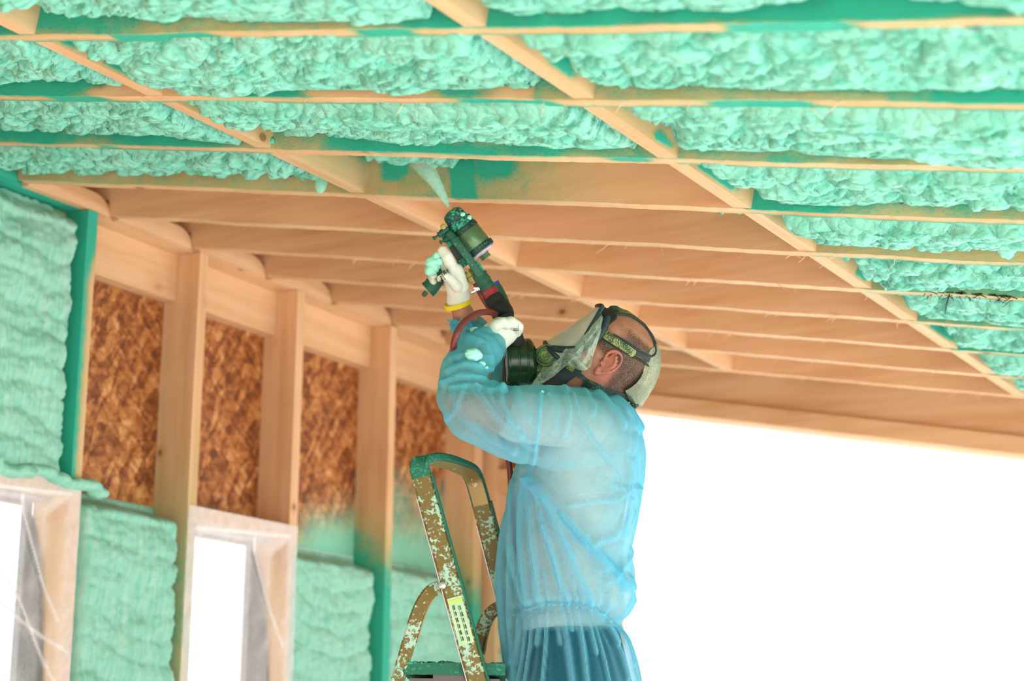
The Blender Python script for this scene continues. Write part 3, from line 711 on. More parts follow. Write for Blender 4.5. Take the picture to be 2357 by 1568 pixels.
# ------------------------------------------------------------------ end wall with its wide opening
wb = thing('wall_back', (-2.2, 6.68, 0), 'end wall of the room with timber posts, header beam and wide white opening', 'wall', kind='structure')
wallbox('post', (-3.46, 6.60, 0), (-3.35, 6.74, 2.98), 'wood_z', parent=wb)
wallbox('post', (-4.066, 6.60, 0), (-3.87, 6.74, 3.2), 'wood_z', parent=wb)
wallbox('sheathing_panel', (-3.87, 6.70, 0), (-3.46, 6.72, 3.1), 'osb', lambda x,y,z: sstep(2.5,2.3,z), parent=wb)
wallbox('noggin', (-3.87, 6.60, 2.665), (-3.46, 6.70, 2.765), 'wood_x', parent=wb)
wallbox('noggin', (-3.87, 6.60, 1.6), (-3.46, 6.70, 1.7), 'wood_x', parent=wb)
mbf = wall_foam  # foam low in the end wall's narrow bay
Yg, Zg = np.meshgrid(np.linspace(-3.87, -3.46, 60), np.linspace(1.7, 2.45, 80), indexing='ij')
hh = 6.66 - .04*fbm(Yg*8, Zg*8, 5, 3) - .02*np.sin(Zg/.09*6.28); vs = np.stack([Yg, hh, Zg], 2).reshape(-1,3).tolist(); idx = np.arange(4800).reshape(60, 80)
fs = np.stack([idx[:-1,:-1], idx[1:,:-1], idx[1:,1:], idx[:-1,1:]], -1).reshape(-1,4).tolist(); border = list(idx[:,0]) + list(idx[-1,1:]) + list(idx[-2::-1,-1]) + list(idx[0,-2:0:-1]); n0 = len(vs)
for i in border: vs.append([vs[i][0], 6.70, vs[i][2]])
for i in range(len(border)): fs.append((border[i], n0+i, n0+(i+1)%len(border), border[(i+1)%len(border)]))
link('spray_foam', vs, fs, 'foam_wall', wb)
def beam(name, x0, x1, y0, y1, top, bot, mat='wood_x', par=None):
    n = 60; xs = np.linspace(x0, x1, n); vs = []
    for yy, f in ((y0, top), (y0, bot), (y1, bot), (y1, top)):
        for x in xs: vs.append((x, yy, f(x)))
    fs = []
    for q in range(4):
        for i in range(n-1): a = q*n+i; b = ((q+1)%4)*n+i; fs.append((a, b, b+1, a+1))
    fs += [(0, 3*n, 2*n, n), (n-1, 2*n-1, 3*n-1, 4*n-1)]
    return link(name, vs, fs, mat, par or wb, smooth=False, attrs={'spray': [0.]*len(vs)})
zb1 = lambda x: 3.026 - .2*(x+3.18)
beam('header_beam', -3.92, 1.25, 6.66, 6.72, lambda x: 3.026+.075+RD-.19*(x+3.18), zb1)
beam('lintel_board', -3.88, 1.25, 6.625, 6.665, lambda x: zb1(x)-.0005, lambda x: zb1(x)-.066)
beam('beam_soffit', -3.30, 1.25, 6.665, 6.80, lambda x: zb1(x)-.03, lambda x: zb1(x)-.068)


# ================================================================== THE WORKER
person = thing('person', tuple(P(1310, 1500, 0)), 'person on the ladder in sheer light blue gown, head tilted back, spraying foam overhead', 'person')
PPM = FPX/D0                                                     # pixels per metre at the person's depth
def rg(py, l, r, hd, dd=0.0, n=28, pw=2.3):
    """one horizontal ring of the torso: left and right bearing, half depth in metres"""
    out = []
    for k in range(n):
        a = 2*math.pi*k/n; c, s_ = math.cos(a), math.sin(a)
        c = math.copysign(abs(c)**(2/pw), c); s_ = math.copysign(abs(s_)**(2/pw), s_)
        out.append(P((l+r)/2 + (r-l)/2*c, py, dd + hd*s_))
    return out
# --- body: one continuous figure
bd = MB()
def shrink(l, r, t): m = (l+r)/2; return m-(m-l)*t, m+(r-m)*t
TORSO = [(905,1305,1385,.06),(922,1300,1420,.11),(945,1282,1445,.155),(980,1240,1474,.195),(1040,1205,1478,.20),(1100,1208,1462,.175),(1180,1195,1446,.16),(1260,1188,1430,.155),(1340,1190,1420,.15),(1400,1192,1412,.145),(1460,1196,1418,.15),(1540,1192,1452,.165),(1620,1196,1462,.17),(1690,1205,1455,.165)]
bd.rings([rg(y, *shrink(l, r, .91), d*.86) for y, l, r, d in TORSO])
LS, LE, LW = P(1350,975,-.17), P(1062,925,-.27), P(1128,800,-.10)
RS, RE, RWR = P(1330,975,.17), P(1140,905,.22), P(1066,722,.06)
bd.chain([LS, P(1200,960,-.235), LE], [.062,.055,.042]); bd.chain([LE, P(1085,860,-.2), LW], [.042,.042,.028])
bd.chain([RS, P(1230,945,.20), RE], [.062,.053,.042]); bd.chain([RE, P(1105,820,.15), RWR], [.042,.042,.028]); bd.capsule(RWR, P(1056,700,.055), .027, .025)
# legs down to a tread of the ladder
HIPL, HIPR = P(1330,1640,-.085), P(1330,1640,.085)
TREAD_Z = .80
def legpts(hip, side):
    base = P(1318, 1700, side); x, y = base.x, base.y
    return [hip, Vector((x-.045, y-.02, 1.20)), Vector((x-.02, y-.005, TREAD_Z+.07))]
LEGL, LEGR = legpts(HIPL, -.10), legpts(HIPR, .10)
LEGL[0] = P(1325,1640,-.09)
for L in (LEGL, LEGR): bd.chain(L, [.085,.058,.042])
co_b, no_b, fs_b = remesh(bd, .0075, 6)
# --- head, built in its own frame: f = facing, h = towards the crown, w = sideways (towards us positive)
HC = P(1386, 829, 0); DIRX = CR; DIRY = -CU
hx = DIRX*.62 - DIRY*.785; hf = -DIRX*.785 - DIRY*.62; hf = hf.normalized(); hh_ = hx.normalized(); hw = -CF
HS = FPX/D0/958.0
def H(f, h, w): return HC + hf*f + hh_*h + hw*w
hd = MB()
HR = [(-.128,.050,.088,.018),(-.116,.022,.098,.036),(-.098,-.005,.100,.050),(-.07,-.060,.098,.058),(-.04,-.094,.100,.064),(-.01,-.111,.102,.070),(.02,-.117,.104,.0745),(.05,-.119,.096,.077),(.08,-.109,.082,.075),(.103,-.088,.066,.064),(.120,-.060,.048,.046),(.129,-.028,.024,.022)]
R_ = []
for h, f0, f1, w in HR:
    r = []
    for k in range(32):
        a = 2*math.pi*k/32; c, s_ = math.cos(a), math.sin(a); p = 2.15
        c = math.copysign(abs(c)**(2/p), c); s_ = math.copysign(abs(s_)**(2/p), s_)
        narrow = 1 - .18*max(0, c)**2
        r.append(H((f0+f1)/2 + (f1-f0)/2*c, h, w*s_*narrow))
    R_.append(r)
hd.rings(R_)
hd.chain([H(.094,.030,0), H(.103,-.008,0), H(.106,-.020,0)], [.010,.011,.011])            # nose
hd.capsule(H(.102,-.022,.010), H(.102,-.022,-.010), .008, .008)
hd.capsule(H(.090,.036,.030), H(.090,.036,-.030), .009, .009)                             # brow
hd.capsule(H(.099,-.060,.018), H(.099,-.060,-.018), .008, .008)                           # lips
hd.capsule(H(.094,-.100,.008), H(.094,-.100,-.008), .016, .016)                           # chin
for w_ in (1, -1):
    hd.ball(tuple(H(.082,.014,.033*w_)), .013); hd.capsule(H(.06,-.03,.045*w_), H(.085,-.035,.03*w_), .018, .014)
# neck from the skull base down into the collar
hd.chain([H(-.045,-.03,0), P(1378,905,0), P(1372,985,.0)], [.064,.064,.072]); hd.chain([H(.02,-.07,0), P(1335,905,0), P(1345,980,0)], [.046,.052,.06])
co_h, no_h, fs_h = remesh(hd, .0034, 5)
# ear with helix, antihelix, concha and lobe
def ear(w_):
    e = MB()
    def E(u, v, o): return H(-.010 + v*.9 - u*.12, -.004+u, w_*(.071+o))
    prof = lambda u: 0
    # helix rim
    rim = [E(.010,.014,.004), E(.024,.017,.009), E(.036,.010,.013), E(.040,-.004,.016), E(.034,-.018,.019), E(.018,-.026,.021), E(.000,-.025,.019), E(-.014,-.018,.015), E(-.024,-.006,.010), E(-.027,.004,.006)]
    sp = spline(rim, 5); e.chain([Vector(p) for p in sp], [.0032+.0012*math.sin(i*.2) for i in range(len(sp))])
    ah = spline([E(.028,-.004,.012), E(.018,-.013,.015), E(.004,-.016,.015), E(-.010,-.009,.011)], 5); e.chain([Vector(p) for p in ah], [.0036]*len(ah))
    # flat of the ear
    N = 9
    for i in range(N):
        t = i/(N-1); u = -.022+.058*t; wv = .020*math.sin(math.pi*(.12+.82*t)); e.capsule(E(u,.006,.004), E(u,.006-wv*1.4,.004+.0125*min(1,wv/.018)), .0035, .0028)
    e.chain([E(-.020,.006,.005), E(-.030,.002,.008), E(-.026,-.004,.010)], [.006,.0065,.005])    # lobe
    e.capsule(E(.004,.014,.004), E(-.004,.012,.008), .0045, .0045)                               # tragus
    return remesh(e, .0016, 3)
allv = [co_b]; alln = [no_b]; allf = list(fs_b); off = len(co_b); kinds = [np.zeros(len(co_b))]
for c_, n_, f_, kd in ((co_h, no_h, fs_h, 1), (*ear(1), 2), (*ear(-1), 2)):
    allv.append(c_); alln.append(n_); allf += [tuple(i+off for i in q) for q in f_]; off += len(c_); kinds.append(np.full(len(c_), kd))
V = np.concatenate(allv); KD = np.concatenate(kinds)
rel = V - np.array(HC); vf = rel@np.array(hf); vh = rel@np.array(hh_); vw = rel@np.array(hw)
# buzz-cut region: above a hairline, behind the ear, down to the nape; bald patch over the crown
def hairmask(vf, vh, vw):
    m = sstep(-.018, .006, vh - (.012 + .30*np.maximum(vf, 0) - .9*np.minimum(0, vf+.030)*-.55))
    front = sstep(.082, .062, vf + .1*(vh-.06)); m = m*front
    back = sstep(-.028, -.050, vf)*sstep(-.095, -.070, vh + .30*(vf+.06)); m = np.maximum(m, back)
    bald = sstep(.050, .068, vh + .22*vf + .010*np.sin(vf*60)); crown = sstep(.085,.10,vh)
    return m*(1-.86*np.maximum(bald*sstep(-.03,.02,vf), crown)), m
hm, hm0 = hairmask(vf, vh, vw); hm = hm*(KD == 1)*(np.array([p[2] for p in V]) > 2.0)
red = np.where(KD == 2, .85, np.exp(-((vf+.035)**2+(vh+.035)**2)/.0012)*.7*(KD == 1))
dark = np.where(KD == 1, sstep(-.035, -.075, vh)*.55, 0.) + (KD == 2)*np.exp(-(((vf-.004)/.006)**2+((vh+.002)/.008)**2))*1.2*(np.abs(vw) < .082)  # shade of the ear hollow painted into the skin; darker below the jaw
V1 = V + 0
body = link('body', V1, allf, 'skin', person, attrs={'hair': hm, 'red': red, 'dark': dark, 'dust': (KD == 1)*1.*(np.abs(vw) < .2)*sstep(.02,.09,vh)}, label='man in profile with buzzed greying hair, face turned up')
# short hair
bvh_head = BVHTree.FromPolygons([Vector(p) for p in co_h], fs_h)
hr_i = np.where((hm > .25) & (KD == 1))[0]; nn_all = np.concatenate(alln); mb = MB(); rr = random.Random(3)
for _ in range(15000):
    i = hr_i[rr.randrange(len(hr_i))]
    if rr.random() > hm[i]: continue
    n = Vector(nn_all[i]); p = Vector(V[i]) + Vector([rr.uniform(-.0017,.0017) for _ in range(3)]); d = (n*.55 + (-hf)*.55 - hh_*.45 + Vector([rr.uniform(-.3,.3) for _ in range(3)])).normalized()
    L = rr.uniform(.0025,.0058); sd = d.cross(n).normalized()*.00022
    mb.add([p-sd, p+sd, p+d*L], [(0,1,2)])
build(mb, 'hair', 'hair_strand', person, smooth=False, kind='stuff')
# shirt, trousers, shoes
sh = MB(); sh.rings([rg(y, *shrink(l, r, .93), d*.87) for y, l, r, d in TORSO[1:11]])
sh.chain([LS, P(1190,960,-.24)], [.064,.060]); sh.chain([RS, P(1220,945,.2)], [.064,.060])
co, no, fs = remesh(sh, .010, 5); link('shirt', co, fs, 'shirt', person, label='greyish T-shirt seen through the gown')
tr = MB(); TRO = [(1442,1206,1424,.152),(1470,1200,1430,.156),(1540,1194,1448,.168),(1620,1190,1466,.175),(1690,1205,1460,.17)]
tr.rings([rg(y, l, r, d*.93) for y, l, r, d in TRO])
for L in (LEGL, LEGR): tr.chain(L[:2] + [L[2]+Vector((0,0,.05))], [.098,.075,.060])
co, no, fs = remesh(tr, .010, 3); link('trousers', co, fs, 'denim', person, label='dark teal-blue jeans')
for L in (LEGL, LEGR):
    a = L[2]; sm = MB(); toe = a + Vector((-CR.x*.17, -CR.y*.17, -.035)); heel = a + Vector((CR.x*.05, CR.y*.05, -.035))
    sm.chain([heel, a+Vector((-CR.x*.05,-CR.y*.05,-.03)), toe], [.036,.042,.034]); sm.capsule(a, a+Vector((0,0,.05)), .045, .047)
    co, no, fs = remesh(sm, .008, 4); co[:,2] = np.maximum(co[:,2], TREAD_Z+.001); link('shoe', co, fs, 'shoe', person)

# --- gown
gw = MB()
GOWN = [(889,1296,1352,.07),(901,1286,1398,.11),(918,1272,1434,.15),(942,1252,1459,.19),(975,1225,1477,.212),(1040,1200,1487,.222),(1100,1178,1485,.215),(1150,1168,1479,.205),(1200,1158,1471,.198),(1245,1149,1460,.192),(1280,1144,1452,.188),(1310,1141,1462,.185),(1345,1139,1466,.182),(1378,1140,1464,.18),(1400,1142,1452,.176),(1425,1144,1438,.176),(1445,1146,1438,.18),(1480,1152,1455,.19),(1530,1161,1468,.198),(1575,1169,1477,.205),(1640,1178,1486,.212),(1720,1180,1490,.216),(1800,1190,1490,.215)]
gw.rings([rg(y, l, r, d) for y, l, r, d in GOWN])
gw.chain([P(1370,1004,-.13), P(1280,984,-.19), P(1180,973,-.235), P(1095,945,-.265), P(1062,915,-.27)], [.101,.100,.086,.074,.056])
gw.chain([P(1060,908,-.27), P(1066,858,-.25), P(1088,818,-.20), P(1112,800,-.135), P(1128,795,-.10)], [.054,.055,.055,.048,.040])
gw.chain([P(1340,985,.15), P(1230,935,.20), P(1145,900,.22)], [.10,.085,.066]); gw.chain([P(1145,900,.22), P(1108,830,.16), P(1085,770,.09), P(1066,742,.065)], [.062,.058,.050,.030])
for L, sd in ((LEGL, 0), (LEGR, 1)): gw.chain([P(1320,1720,-.1+.2*sd), L[1], L[2]+Vector((0,0,.10))], [.12,.105,.085])
co, no, fs = remesh(gw, .0047, 12)
q = project(co); qx, qy, qd = q[:,0], q[:,1], q[:,2]
FOLDS = [  # (polyline of bearings, height m, width px, opacity)
 ([(1243,905),(1239,960),(1233,1040),(1216,1103)],.004,5,.9),
 ([(1216,1100),(1275,1170),(1340,1240),(1405,1305),(1442,1350)],.013,13,.9),([(1236,1120),(1285,1215),(1320,1300),(1362,1395),(1385,1420)],.011,9,.8),
 ([(1222,1105),(1246,1200),(1275,1300),(1308,1392)],.010,7,.7),([(1211,1103),(1222,1230),(1240,1390)],.010,8,.8),([(1199,1105),(1197,1250),(1213,1400)],.010,8,.75),
 ([(1178,1110),(1172,1250),(1171,1400),(1180,1568)],.007,6,.55),([(1159,1180),(1152,1300),(1153,1420),(1165,1560)],.006,5,.5),
 ([(1290,1180),(1345,1250),(1400,1320),(1432,1358)],.008,5,.5),([(1250,1210),(1280,1300),(1290,1390)],.006,5,.4),([(1300,1290),(1330,1340),(1345,1398)],.006,5,.4),
 ([(1310,1162),(1370,1152),(1420,1150),(1462,1122)],.007,6,.4),([(1390,1108),(1440,1128),(1470,1118)],.006,6,.35),([(1370,1250),(1420,1232),(1455,1180)],.007,8,.4),
 ([(1450,1060),(1458,1140),(1440,1230)],.009,8,.45),([(1466,1000),(1462,1080),(1468,1160)],.006,5,.5),([(1400,1340),(1440,1300),(1455,1270)],.008,8,.4),([(1430,1420),(1456,1380),(1450,1330)],.010,9,.5),
 ([(1345,897),(1368,930),(1364,955)],.005,6,.5),([(1378,905),(1420,950),(1437,975)],.010,9,.8),([(1318,905),(1332,960),(1362,1010),(1400,1060),(1448,1150)],.006,5,.4),([(1420,915),(1455,950),(1474,985)],.008,9,.7),
 ([(1262,895),(1278,930),(1275,990)],.003,9,.3),([(1300,890),(1312,940),(1298,1000)],.005,7,.3),
 ([(1152,892),(1152,925),(1172,965),(1200,1000)],.006,7,.6),([(1186,893),(1196,930),(1215,965)],.004,8,.4),([(1092,890),(1125,940),(1170,985),(1225,1030)],.008,8,.4),
 ([(1042,905),(1062,955),(1115,1000),(1180,1040)],.007,8,.4),([(1062,900),(1052,940),(1030,965)],.007,7,.5),([(1120,900),(1150,945),(1190,980)],.006,6,.35),
 ([(1018,880),(1060,862),(1110,868),(1158,885)],.011,8,.6),([(1028,855),(1070,838),(1115,845),(1150,868)],.011,8,.5),([(1040,825),(1080,812),(1120,822)],.007,7,.4),
 ([(1075,775),(1115,790),(1135,830),(1142,870)],.013,10,.8),([(1095,762),(1130,775),(1150,810),(1155,850)],.010,8,.8),([(1034,890),(1080,884),(1130,893),(1165,892)],.010,6,.7),
 ([(1050,760),(1090,750),(1125,755)],.008,8,.5),([(1045,745),(1075,752),(1090,742)],.006,5,.6)]
for i, (a, b) in enumerate([((1214,1405),(1190,1575)),((1226,1402),(1208,1575)),((1243,1399),(1236,1480)),((1258,1397),(1250,1575)),((1272,1396),(1290,1480)),((1288,1395),(1318,1575)),((1306,1396),(1316,1450)),((1325,1398),(1352,1575)),((1342,1401),(1372,1500)),((1360,1405),(1402,1575)),((1380,1410),(1418,1480)),((1398,1418),(1445,1560)),((1415,1428),(1458,1530)),((1426,1440),(1466,1570)),((1200,1410),(1182,1520))]):
    m = ((a[0]+b[0])/2+3, (a[1]+b[1])/2); FOLDS.append(([a, m, b], .0075, 4.5+1.5*(i%3), .42))
for a, b in (((1225,1330),(1232,1398)),((1252,1320),(1262,1395)),((1318,1330),(1330,1396)),((1375,1350),(1384,1410)),((1400,1370),(1408,1416)),((1188,1330),(1205,1402))): FOLDS.append(([a, b], .006, 4.5, .35))
ncam = -(no @ np.array(CF)); near = sstep(-.25, .25, ncam)*(qd < .10)
disp = np.zeros(len(co)); fo = np.zeros(len(co))
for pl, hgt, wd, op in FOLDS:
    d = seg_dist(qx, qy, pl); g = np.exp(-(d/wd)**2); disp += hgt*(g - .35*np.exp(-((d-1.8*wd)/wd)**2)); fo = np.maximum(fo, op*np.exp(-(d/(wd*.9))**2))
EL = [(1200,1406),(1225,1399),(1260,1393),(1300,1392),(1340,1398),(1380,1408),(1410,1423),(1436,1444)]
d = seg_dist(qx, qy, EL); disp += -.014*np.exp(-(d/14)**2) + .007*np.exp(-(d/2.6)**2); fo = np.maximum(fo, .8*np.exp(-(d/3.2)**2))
back = 1-near; ang = np.arctan2(qd, (qx-1310)/PPM)
disp2 = .008*np.sin(ang*19 + co[:,2]*2) * sstep(880, 1100, qy)
gen = .010*(fbm(co[:,0]*14, co[:,2]*9, 3, 3, co[:,1]*14)-.5)
# seen edge-on the cloth keeps its outline
disp = disp*near + disp2*back*.6 + gen
co = co + no*disp[:,None]
tint = sstep(960, 880, qy)*(qx > 1000)*.8 + .5*np.exp(-(((qx-1120)/70)**2+((qy-880)/40)**2)) + .35*np.exp(-(((qx-1370)/70)**2+((qy-930)/50)**2)) + .25*(fbm(qx/60, qy/60, 8)-.4)
dark2 = 0
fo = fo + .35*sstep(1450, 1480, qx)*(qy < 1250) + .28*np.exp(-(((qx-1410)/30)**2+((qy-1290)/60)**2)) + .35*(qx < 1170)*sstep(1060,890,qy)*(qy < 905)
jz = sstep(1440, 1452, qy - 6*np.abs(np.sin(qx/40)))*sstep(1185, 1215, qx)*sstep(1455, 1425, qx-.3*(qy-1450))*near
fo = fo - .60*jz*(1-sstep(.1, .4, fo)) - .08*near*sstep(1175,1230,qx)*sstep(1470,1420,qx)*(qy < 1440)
link('gown', co, fs, 'gown', person, attrs={'fold': np.clip(fo, -.62, 1), 'tint': np.clip(tint, 0, 1)}, label='sheer light blue disposable gown gathered at the waist')
mb = MB(); el = [P(x, y-1, -.205+.09*abs((x-1310)/140)**2.2) for x, y in [(1203,1405)]+EL[1:]]
# cuff frill of the far sleeve
cf = MB(); ccen = [P(1058,748,.06), P(1056,738,.058), P(1054,731,.056)]
for i in range(2):
    pass
fr = []
for j, (py, rad, ctr) in enumerate(((760,.036,1072),(752,.032,1068),(745,.029,1064),(737,.033,1061))):
    c0 = P(ctr, py, .06); fr.append([c0 + CR*rad*(1+.12*math.sin(k*2.4+j))*math.cos(2*math.pi*k/40) + CF*rad*(1+.12*math.sin(k*2.4+j))*math.sin(2*math.pi*k/40) + CU*.004*math.sin(k*1.9) for k in range(40)])
cf.rings(fr, cap=False); o = build(cf, 'cuff', 'gown', person); 
for nm in ('fold', 'tint'):
    at = o.data.attributes.new(nm, 'FLOAT', 'POINT'); at.data.foreach_set('value', [.8 if nm == 'fold' else .2]*len(o.data.vertices))
# --- gloves: palm, thumb and four unequal bent fingers each
def glove(palm, fingers, cuffp, name_label):
    g = MB()
    for pts, rad in palm: g.chain(pts, rad)
    for pts, rad in fingers: g.chain(pts, rad)
    g.chain(*cuffp); co, no, fs = remesh(g, .0022, 4)
    n = fbm(co[:,0]*260, co[:,2]*260, 4, 2, co[:,1]*260); co = co + no*((n-.5)*.0016)[:,None]
    return link('glove', co, fs, 'glove_knit', person, label=name_label)
RD_ = .02
glove([([P(1058,688,.05), P(1052,655,.03), P(1040,622,.02)], [.026,.030,.024]), ([P(1050,660,.055), P(1030,625,.055)], [.022,.019]), ([P(1062,660,.02), P(1052,622,.01)], [.019,.016])],
      [([P(1042,620,.005), P(1030,592,-.012), P(1019,577,-.006), P(1013,590,.012)], [.0155,.0140,.0125,.0105]),        # index
       ([P(1034,622,.03), P(1012,598,.012), P(1002,602,.0), P(999,618,.008)], [.0140,.0125,.0115,.010]),            # middle
       ([P(1030,632,.05), P(1006,615,.045), P(993,622,.02), P(998,634,.008)], [.0130,.0120,.0110,.0095]),             # ring
       ([P(1028,645,.06), P(1005,635,.058), P(993,640,.035), P(998,648,.02)], [.0115,.0105,.0095,.0085]),             # little
       ([P(1052,660,.002), P(1038,643,-.012), P(1026,636,-.020), P(1014,642,-.012)], [.014,.0120,.0105,.0095])],     # thumb
      ([P(1054,685,.05), P(1055,693,.055)], [.028,.029]), 'white knitted glove with yellow cuff round the gun grip')
yb = MB(); R2 = []
for (px, py, rad) in ((1052.5,694,.0325),(1054,699,.0340),(1055.5,704,.0335)):
    c0 = P(px, py, .055); ax = (P(1066,722,.06)-P(1056,690,.05)).normalized(); u1 = ax.cross(CF).normalized(); u2 = ax.cross(u1)
    R2.append([c0 + (u1*math.cos(2*math.pi*k/36)+u2*math.sin(2*math.pi*k/36))*(rad+.0007*(k%2)) for k in range(36)])
yb.rings(R2, cap=False); build(yb, 'glove_hem', 'yellow_band', person, label='yellow overlocked hem of the glove')
glove([([P(1128,792,-.10), P(1140,775,-.09), P(1160,760,-.08)], [.030,.032,.030]), ([P(1125,770,-.07), P(1150,752,-.06)], [.024,.024]), ([P(1150,785,-.09), P(1170,770,-.08)], [.024,.022])],
      [([P(1152,748,-.09), P(1176,742,-.108), P(1193,752,-.10), P(1190,766,-.08)], [.0150,.0145,.0130,.0110]),
       ([P(1150,752,-.06), P(1178,746,-.05), P(1194,756,-.04), P(1190,768,-.05)], [.0145,.0140,.0125,.0110]),
       ([P(1155,762,-.04), P(1180,756,-.02), P(1190,768,-.015), P(1184,776,-.03)], [.0140,.0130,.0120,.0105]),
       ([P(1155,772,-.03), P(1175,770,-.0), P(1184,780,-.0), P(1178,786,-.02)], [.0125,.0115,.0105,.0095]),
       ([P(1128,768,-.11), P(1140,750,-.125), P(1158,742,-.122), P(1166,748,-.115)], [.0155,.0140,.0125,.0110])],
      ([P(1118,803,-.11), P(1130,790,-.10)], [.030,.030]), 'white knitted glove gripping the hose')
mb = MB()
for i in range(34):
    u = (i % 4)/3; v = (i//4)/8; c0 = P(1031 - 9*u - 12*v + 2*math.sin(i*2), 622 + 34*v + 3*u, -.005); mb.lathe(c0 - CF*.024, CF, [(0,.0014),(.006,.0018),(.02,.0012)], 6)
for i in range(16):
    c0 = P(1183+(i%4)*3.4, 748+(i//4)*4.2, -.115); mb.lathe(c0, CF, [(0,.001),(.008,.0015),(.02,.001)], 6)
build(mb, 'grip_dots', 'dots_black', person, kind='stuff', label='black grip dots on the glove palms')
# crumbs of foam caught on the sleeve
for i, (x, y, dd, r) in enumerate([(1090,817,-.265,.017),(1098,821,-.262,.010),(1082,815,-.265,.011),(1108,838,-.255,.008),(1093,761,-.15,.010),(1248,902,-.235,.004),(1263,906,-.235,.0035),(1120,846,-.25,.004),(1104,787,-.2,.005),(1113,797,-.2,.003),(1210,907,-.22,.0025)]):
    o = build(blob(tuple(P(x, y, dd-.022)), r*1.15, (1,1,.7), 70+i), 'foam_crumb', 'foam_crumb')
    if i < 3: tag(o, ['largest mint foam lump stuck on the raised near forearm sleeve', 'foam lump touching the right side of the largest lump on the sleeve', 'foam lump touching the left side of the largest lump on the sleeve'][i], 'crumb', 'foam crumbs caught on the gown')
    else: tag(o, ['', '', '', 'small foam crumb just below the big clump on the sleeve', 'foam crumb on top of the near sleeve beside the red hose', 'left one of two white crumbs on the shoulder by the seam', 'right one of two white crumbs on the shoulder by the seam', 'tiny crumb low on the forearm sleeve near the elbow crease', 'tiny crumb on the upper forearm below the glove', 'smallest crumb on the forearm sleeve under the glove', 'tiny crumb on the shoulder under the green canister'][i], 'crumb', 'foam crumbs caught on the gown')

# ================================================================== RESPIRATOR
mask = thing('respirator_mask', tuple(H(.1,-.02,0)), 'full face respirator with dusty black head harness and green canister worn by the worker', 'mask')
# rubber facepiece: face surface pushed outwards
def shell(sel, offf, thick, name, mat, label=None, sm=True, parent=mask):
    """a shell lying on the head made from its own surface"""
    used = sorted({i for f in sel for i in f}); mp = {j: i for i, j in enumerate(used)}; n = len(used)
    base = np.array([co_h[j] for j in used]); nn = np.array([no_h[j] for j in used]); of = np.array([offf(j) for j in used])
    # relax the boundary for a clean cut
    from collections import Counter, defaultdict
    ec = Counter()
    for f in sel:
        for a, b in zip(f, f[1:]+f[:1]): ec[(min(a,b), max(a,b))] += 1
    be = [e for e, c in ec.items() if c == 1]; nb = defaultdict(list)
    for a, b in be: nb[mp[a]].append(mp[b]); nb[mp[b]].append(mp[a])
    for _ in range(14):
        nw = base.copy()
        for k_, l_ in nb.items():
            if len(l_) == 2: nw[k_] = base[k_]*.5 + (base[l_[0]]+base[l_[1]])*.25
        base = nw
    outer = base + nn*(of+thick)[:,None]; inner = base + nn*(of)[:,None]; vs = np.concatenate([outer, inner])
    fs = [tuple(mp[i] for i in f) for f in sel] + [tuple(mp[i]+n for i in f)[::-1] for f in sel]
    for f in sel:
        for a, b in zip(f, f[1:]+f[:1]):
            if ec[(min(a,b), max(a,b))] == 1: fs.append((mp[b], mp[a], mp[a]+n, mp[b]+n))
    return link(name, vs, fs, mat, parent, label=label)
relh = co_h - np.array(HC); F_ = relh@np.array(hf); Hh = relh@np.array(hh_); W_ = relh@np.array(hw)
ph = project(co_h); cen = np.array([[ph[list(f),0].mean(), ph[list(f),1].mean(), F_[list(f)].mean(), Hh[list(f)].mean(), W_[list(f)].mean()] for f in fs_h])
def pick(mask_): return [fs_h[i] for i in np.where(mask_)[0]]
fx, fy, ff, fh, fw_ = cen.T
# side view coordinates (independent of which side of the head)
face = (ff > .052 - .25*np.clip(fh-.03, 0, 1) + .0*fh) & (fh < .100) & (fh > -.118) & (ff > .035 + .0*fh)
face |= (fh < -.045) & (fh > -.135) & (ff > .020 - .3*(fh+.045))
face &= ~((fh > -.030) & (fh < .082) & (np.abs(fw_) < .056) & (ff > .06))
shell(pick(face), lambda j: .0, .007, 'facepiece', 'rubber_black', label='black rubber facepiece')
# harness in side view: everything behind the ears is cut out of a rubber cap
def side(px, py):
    d = (np.array([px, py]) - np.array([1386., 829.])); fx_ = (d[0]*-.785 + d[1]*-.62)/PPM; hx_ = (d[0]*.62 + d[1]*-.785)/PPM; return fx_, hx_
def SP(poly): return [side(*p) for p in poly]
crown_hole = SP([(1392,748),(1399,736),(1420,726),(1447,728),(1474,743),(1495,768),(1508,795),(1511,815),(1503,822),(1485,817),(1460,803),(1437,787),(1412,773),(1396,765)])
band_poly = SP([(1378,720),(1398,700),(1440,705),(1490,730),(1530,790),(1535,850),(1510,900),(1480,945),(1455,940),(1446,915),(1461,905),(1474,897),(1490,873),(1497,852),(1494,840),(1478,826),(1453,812),(1430,797),(1405,783),(1380,772),(1372,760)])
inb = inpoly(ff, fh, band_poly) & ~inpoly(ff, fh, crown_hole)
low = inpoly(ff, fh, SP([(1302,835),(1316,838),(1332,856),(1352,872),(1385,888),(1425,902),(1462,908),(1462,938),(1430,922),(1395,910),(1362,897),(1342,876),(1322,862),(1300,856)]))
pale = inb & inpoly(ff, fh, SP([(1500,800),(1540,780),(1540,860),(1510,905),(1480,950),(1440,945),(1446,912),(1476,897),(1497,868),(1499,848)]))
shell(pick(inb & ~pale), lambda j: -.0008, .0042, 'head_harness', 'strap_yellow', label='speckled rubber harness over the crown and temple')
shell(pick(pale), lambda j: -.0008, .0045, 'harness_back', 'rubber_pale')
NP = [(1511,790),(1520,812),(1522,838),(1517,864),(1505,892),(1489,917),(1477,936),(1466,938),(1455,930),(1444,922),(1440,914),(1450,911),(1463,904),(1478,893),(1490,877),(1496,862),(1497,846),(1500,825),(1506,805)]
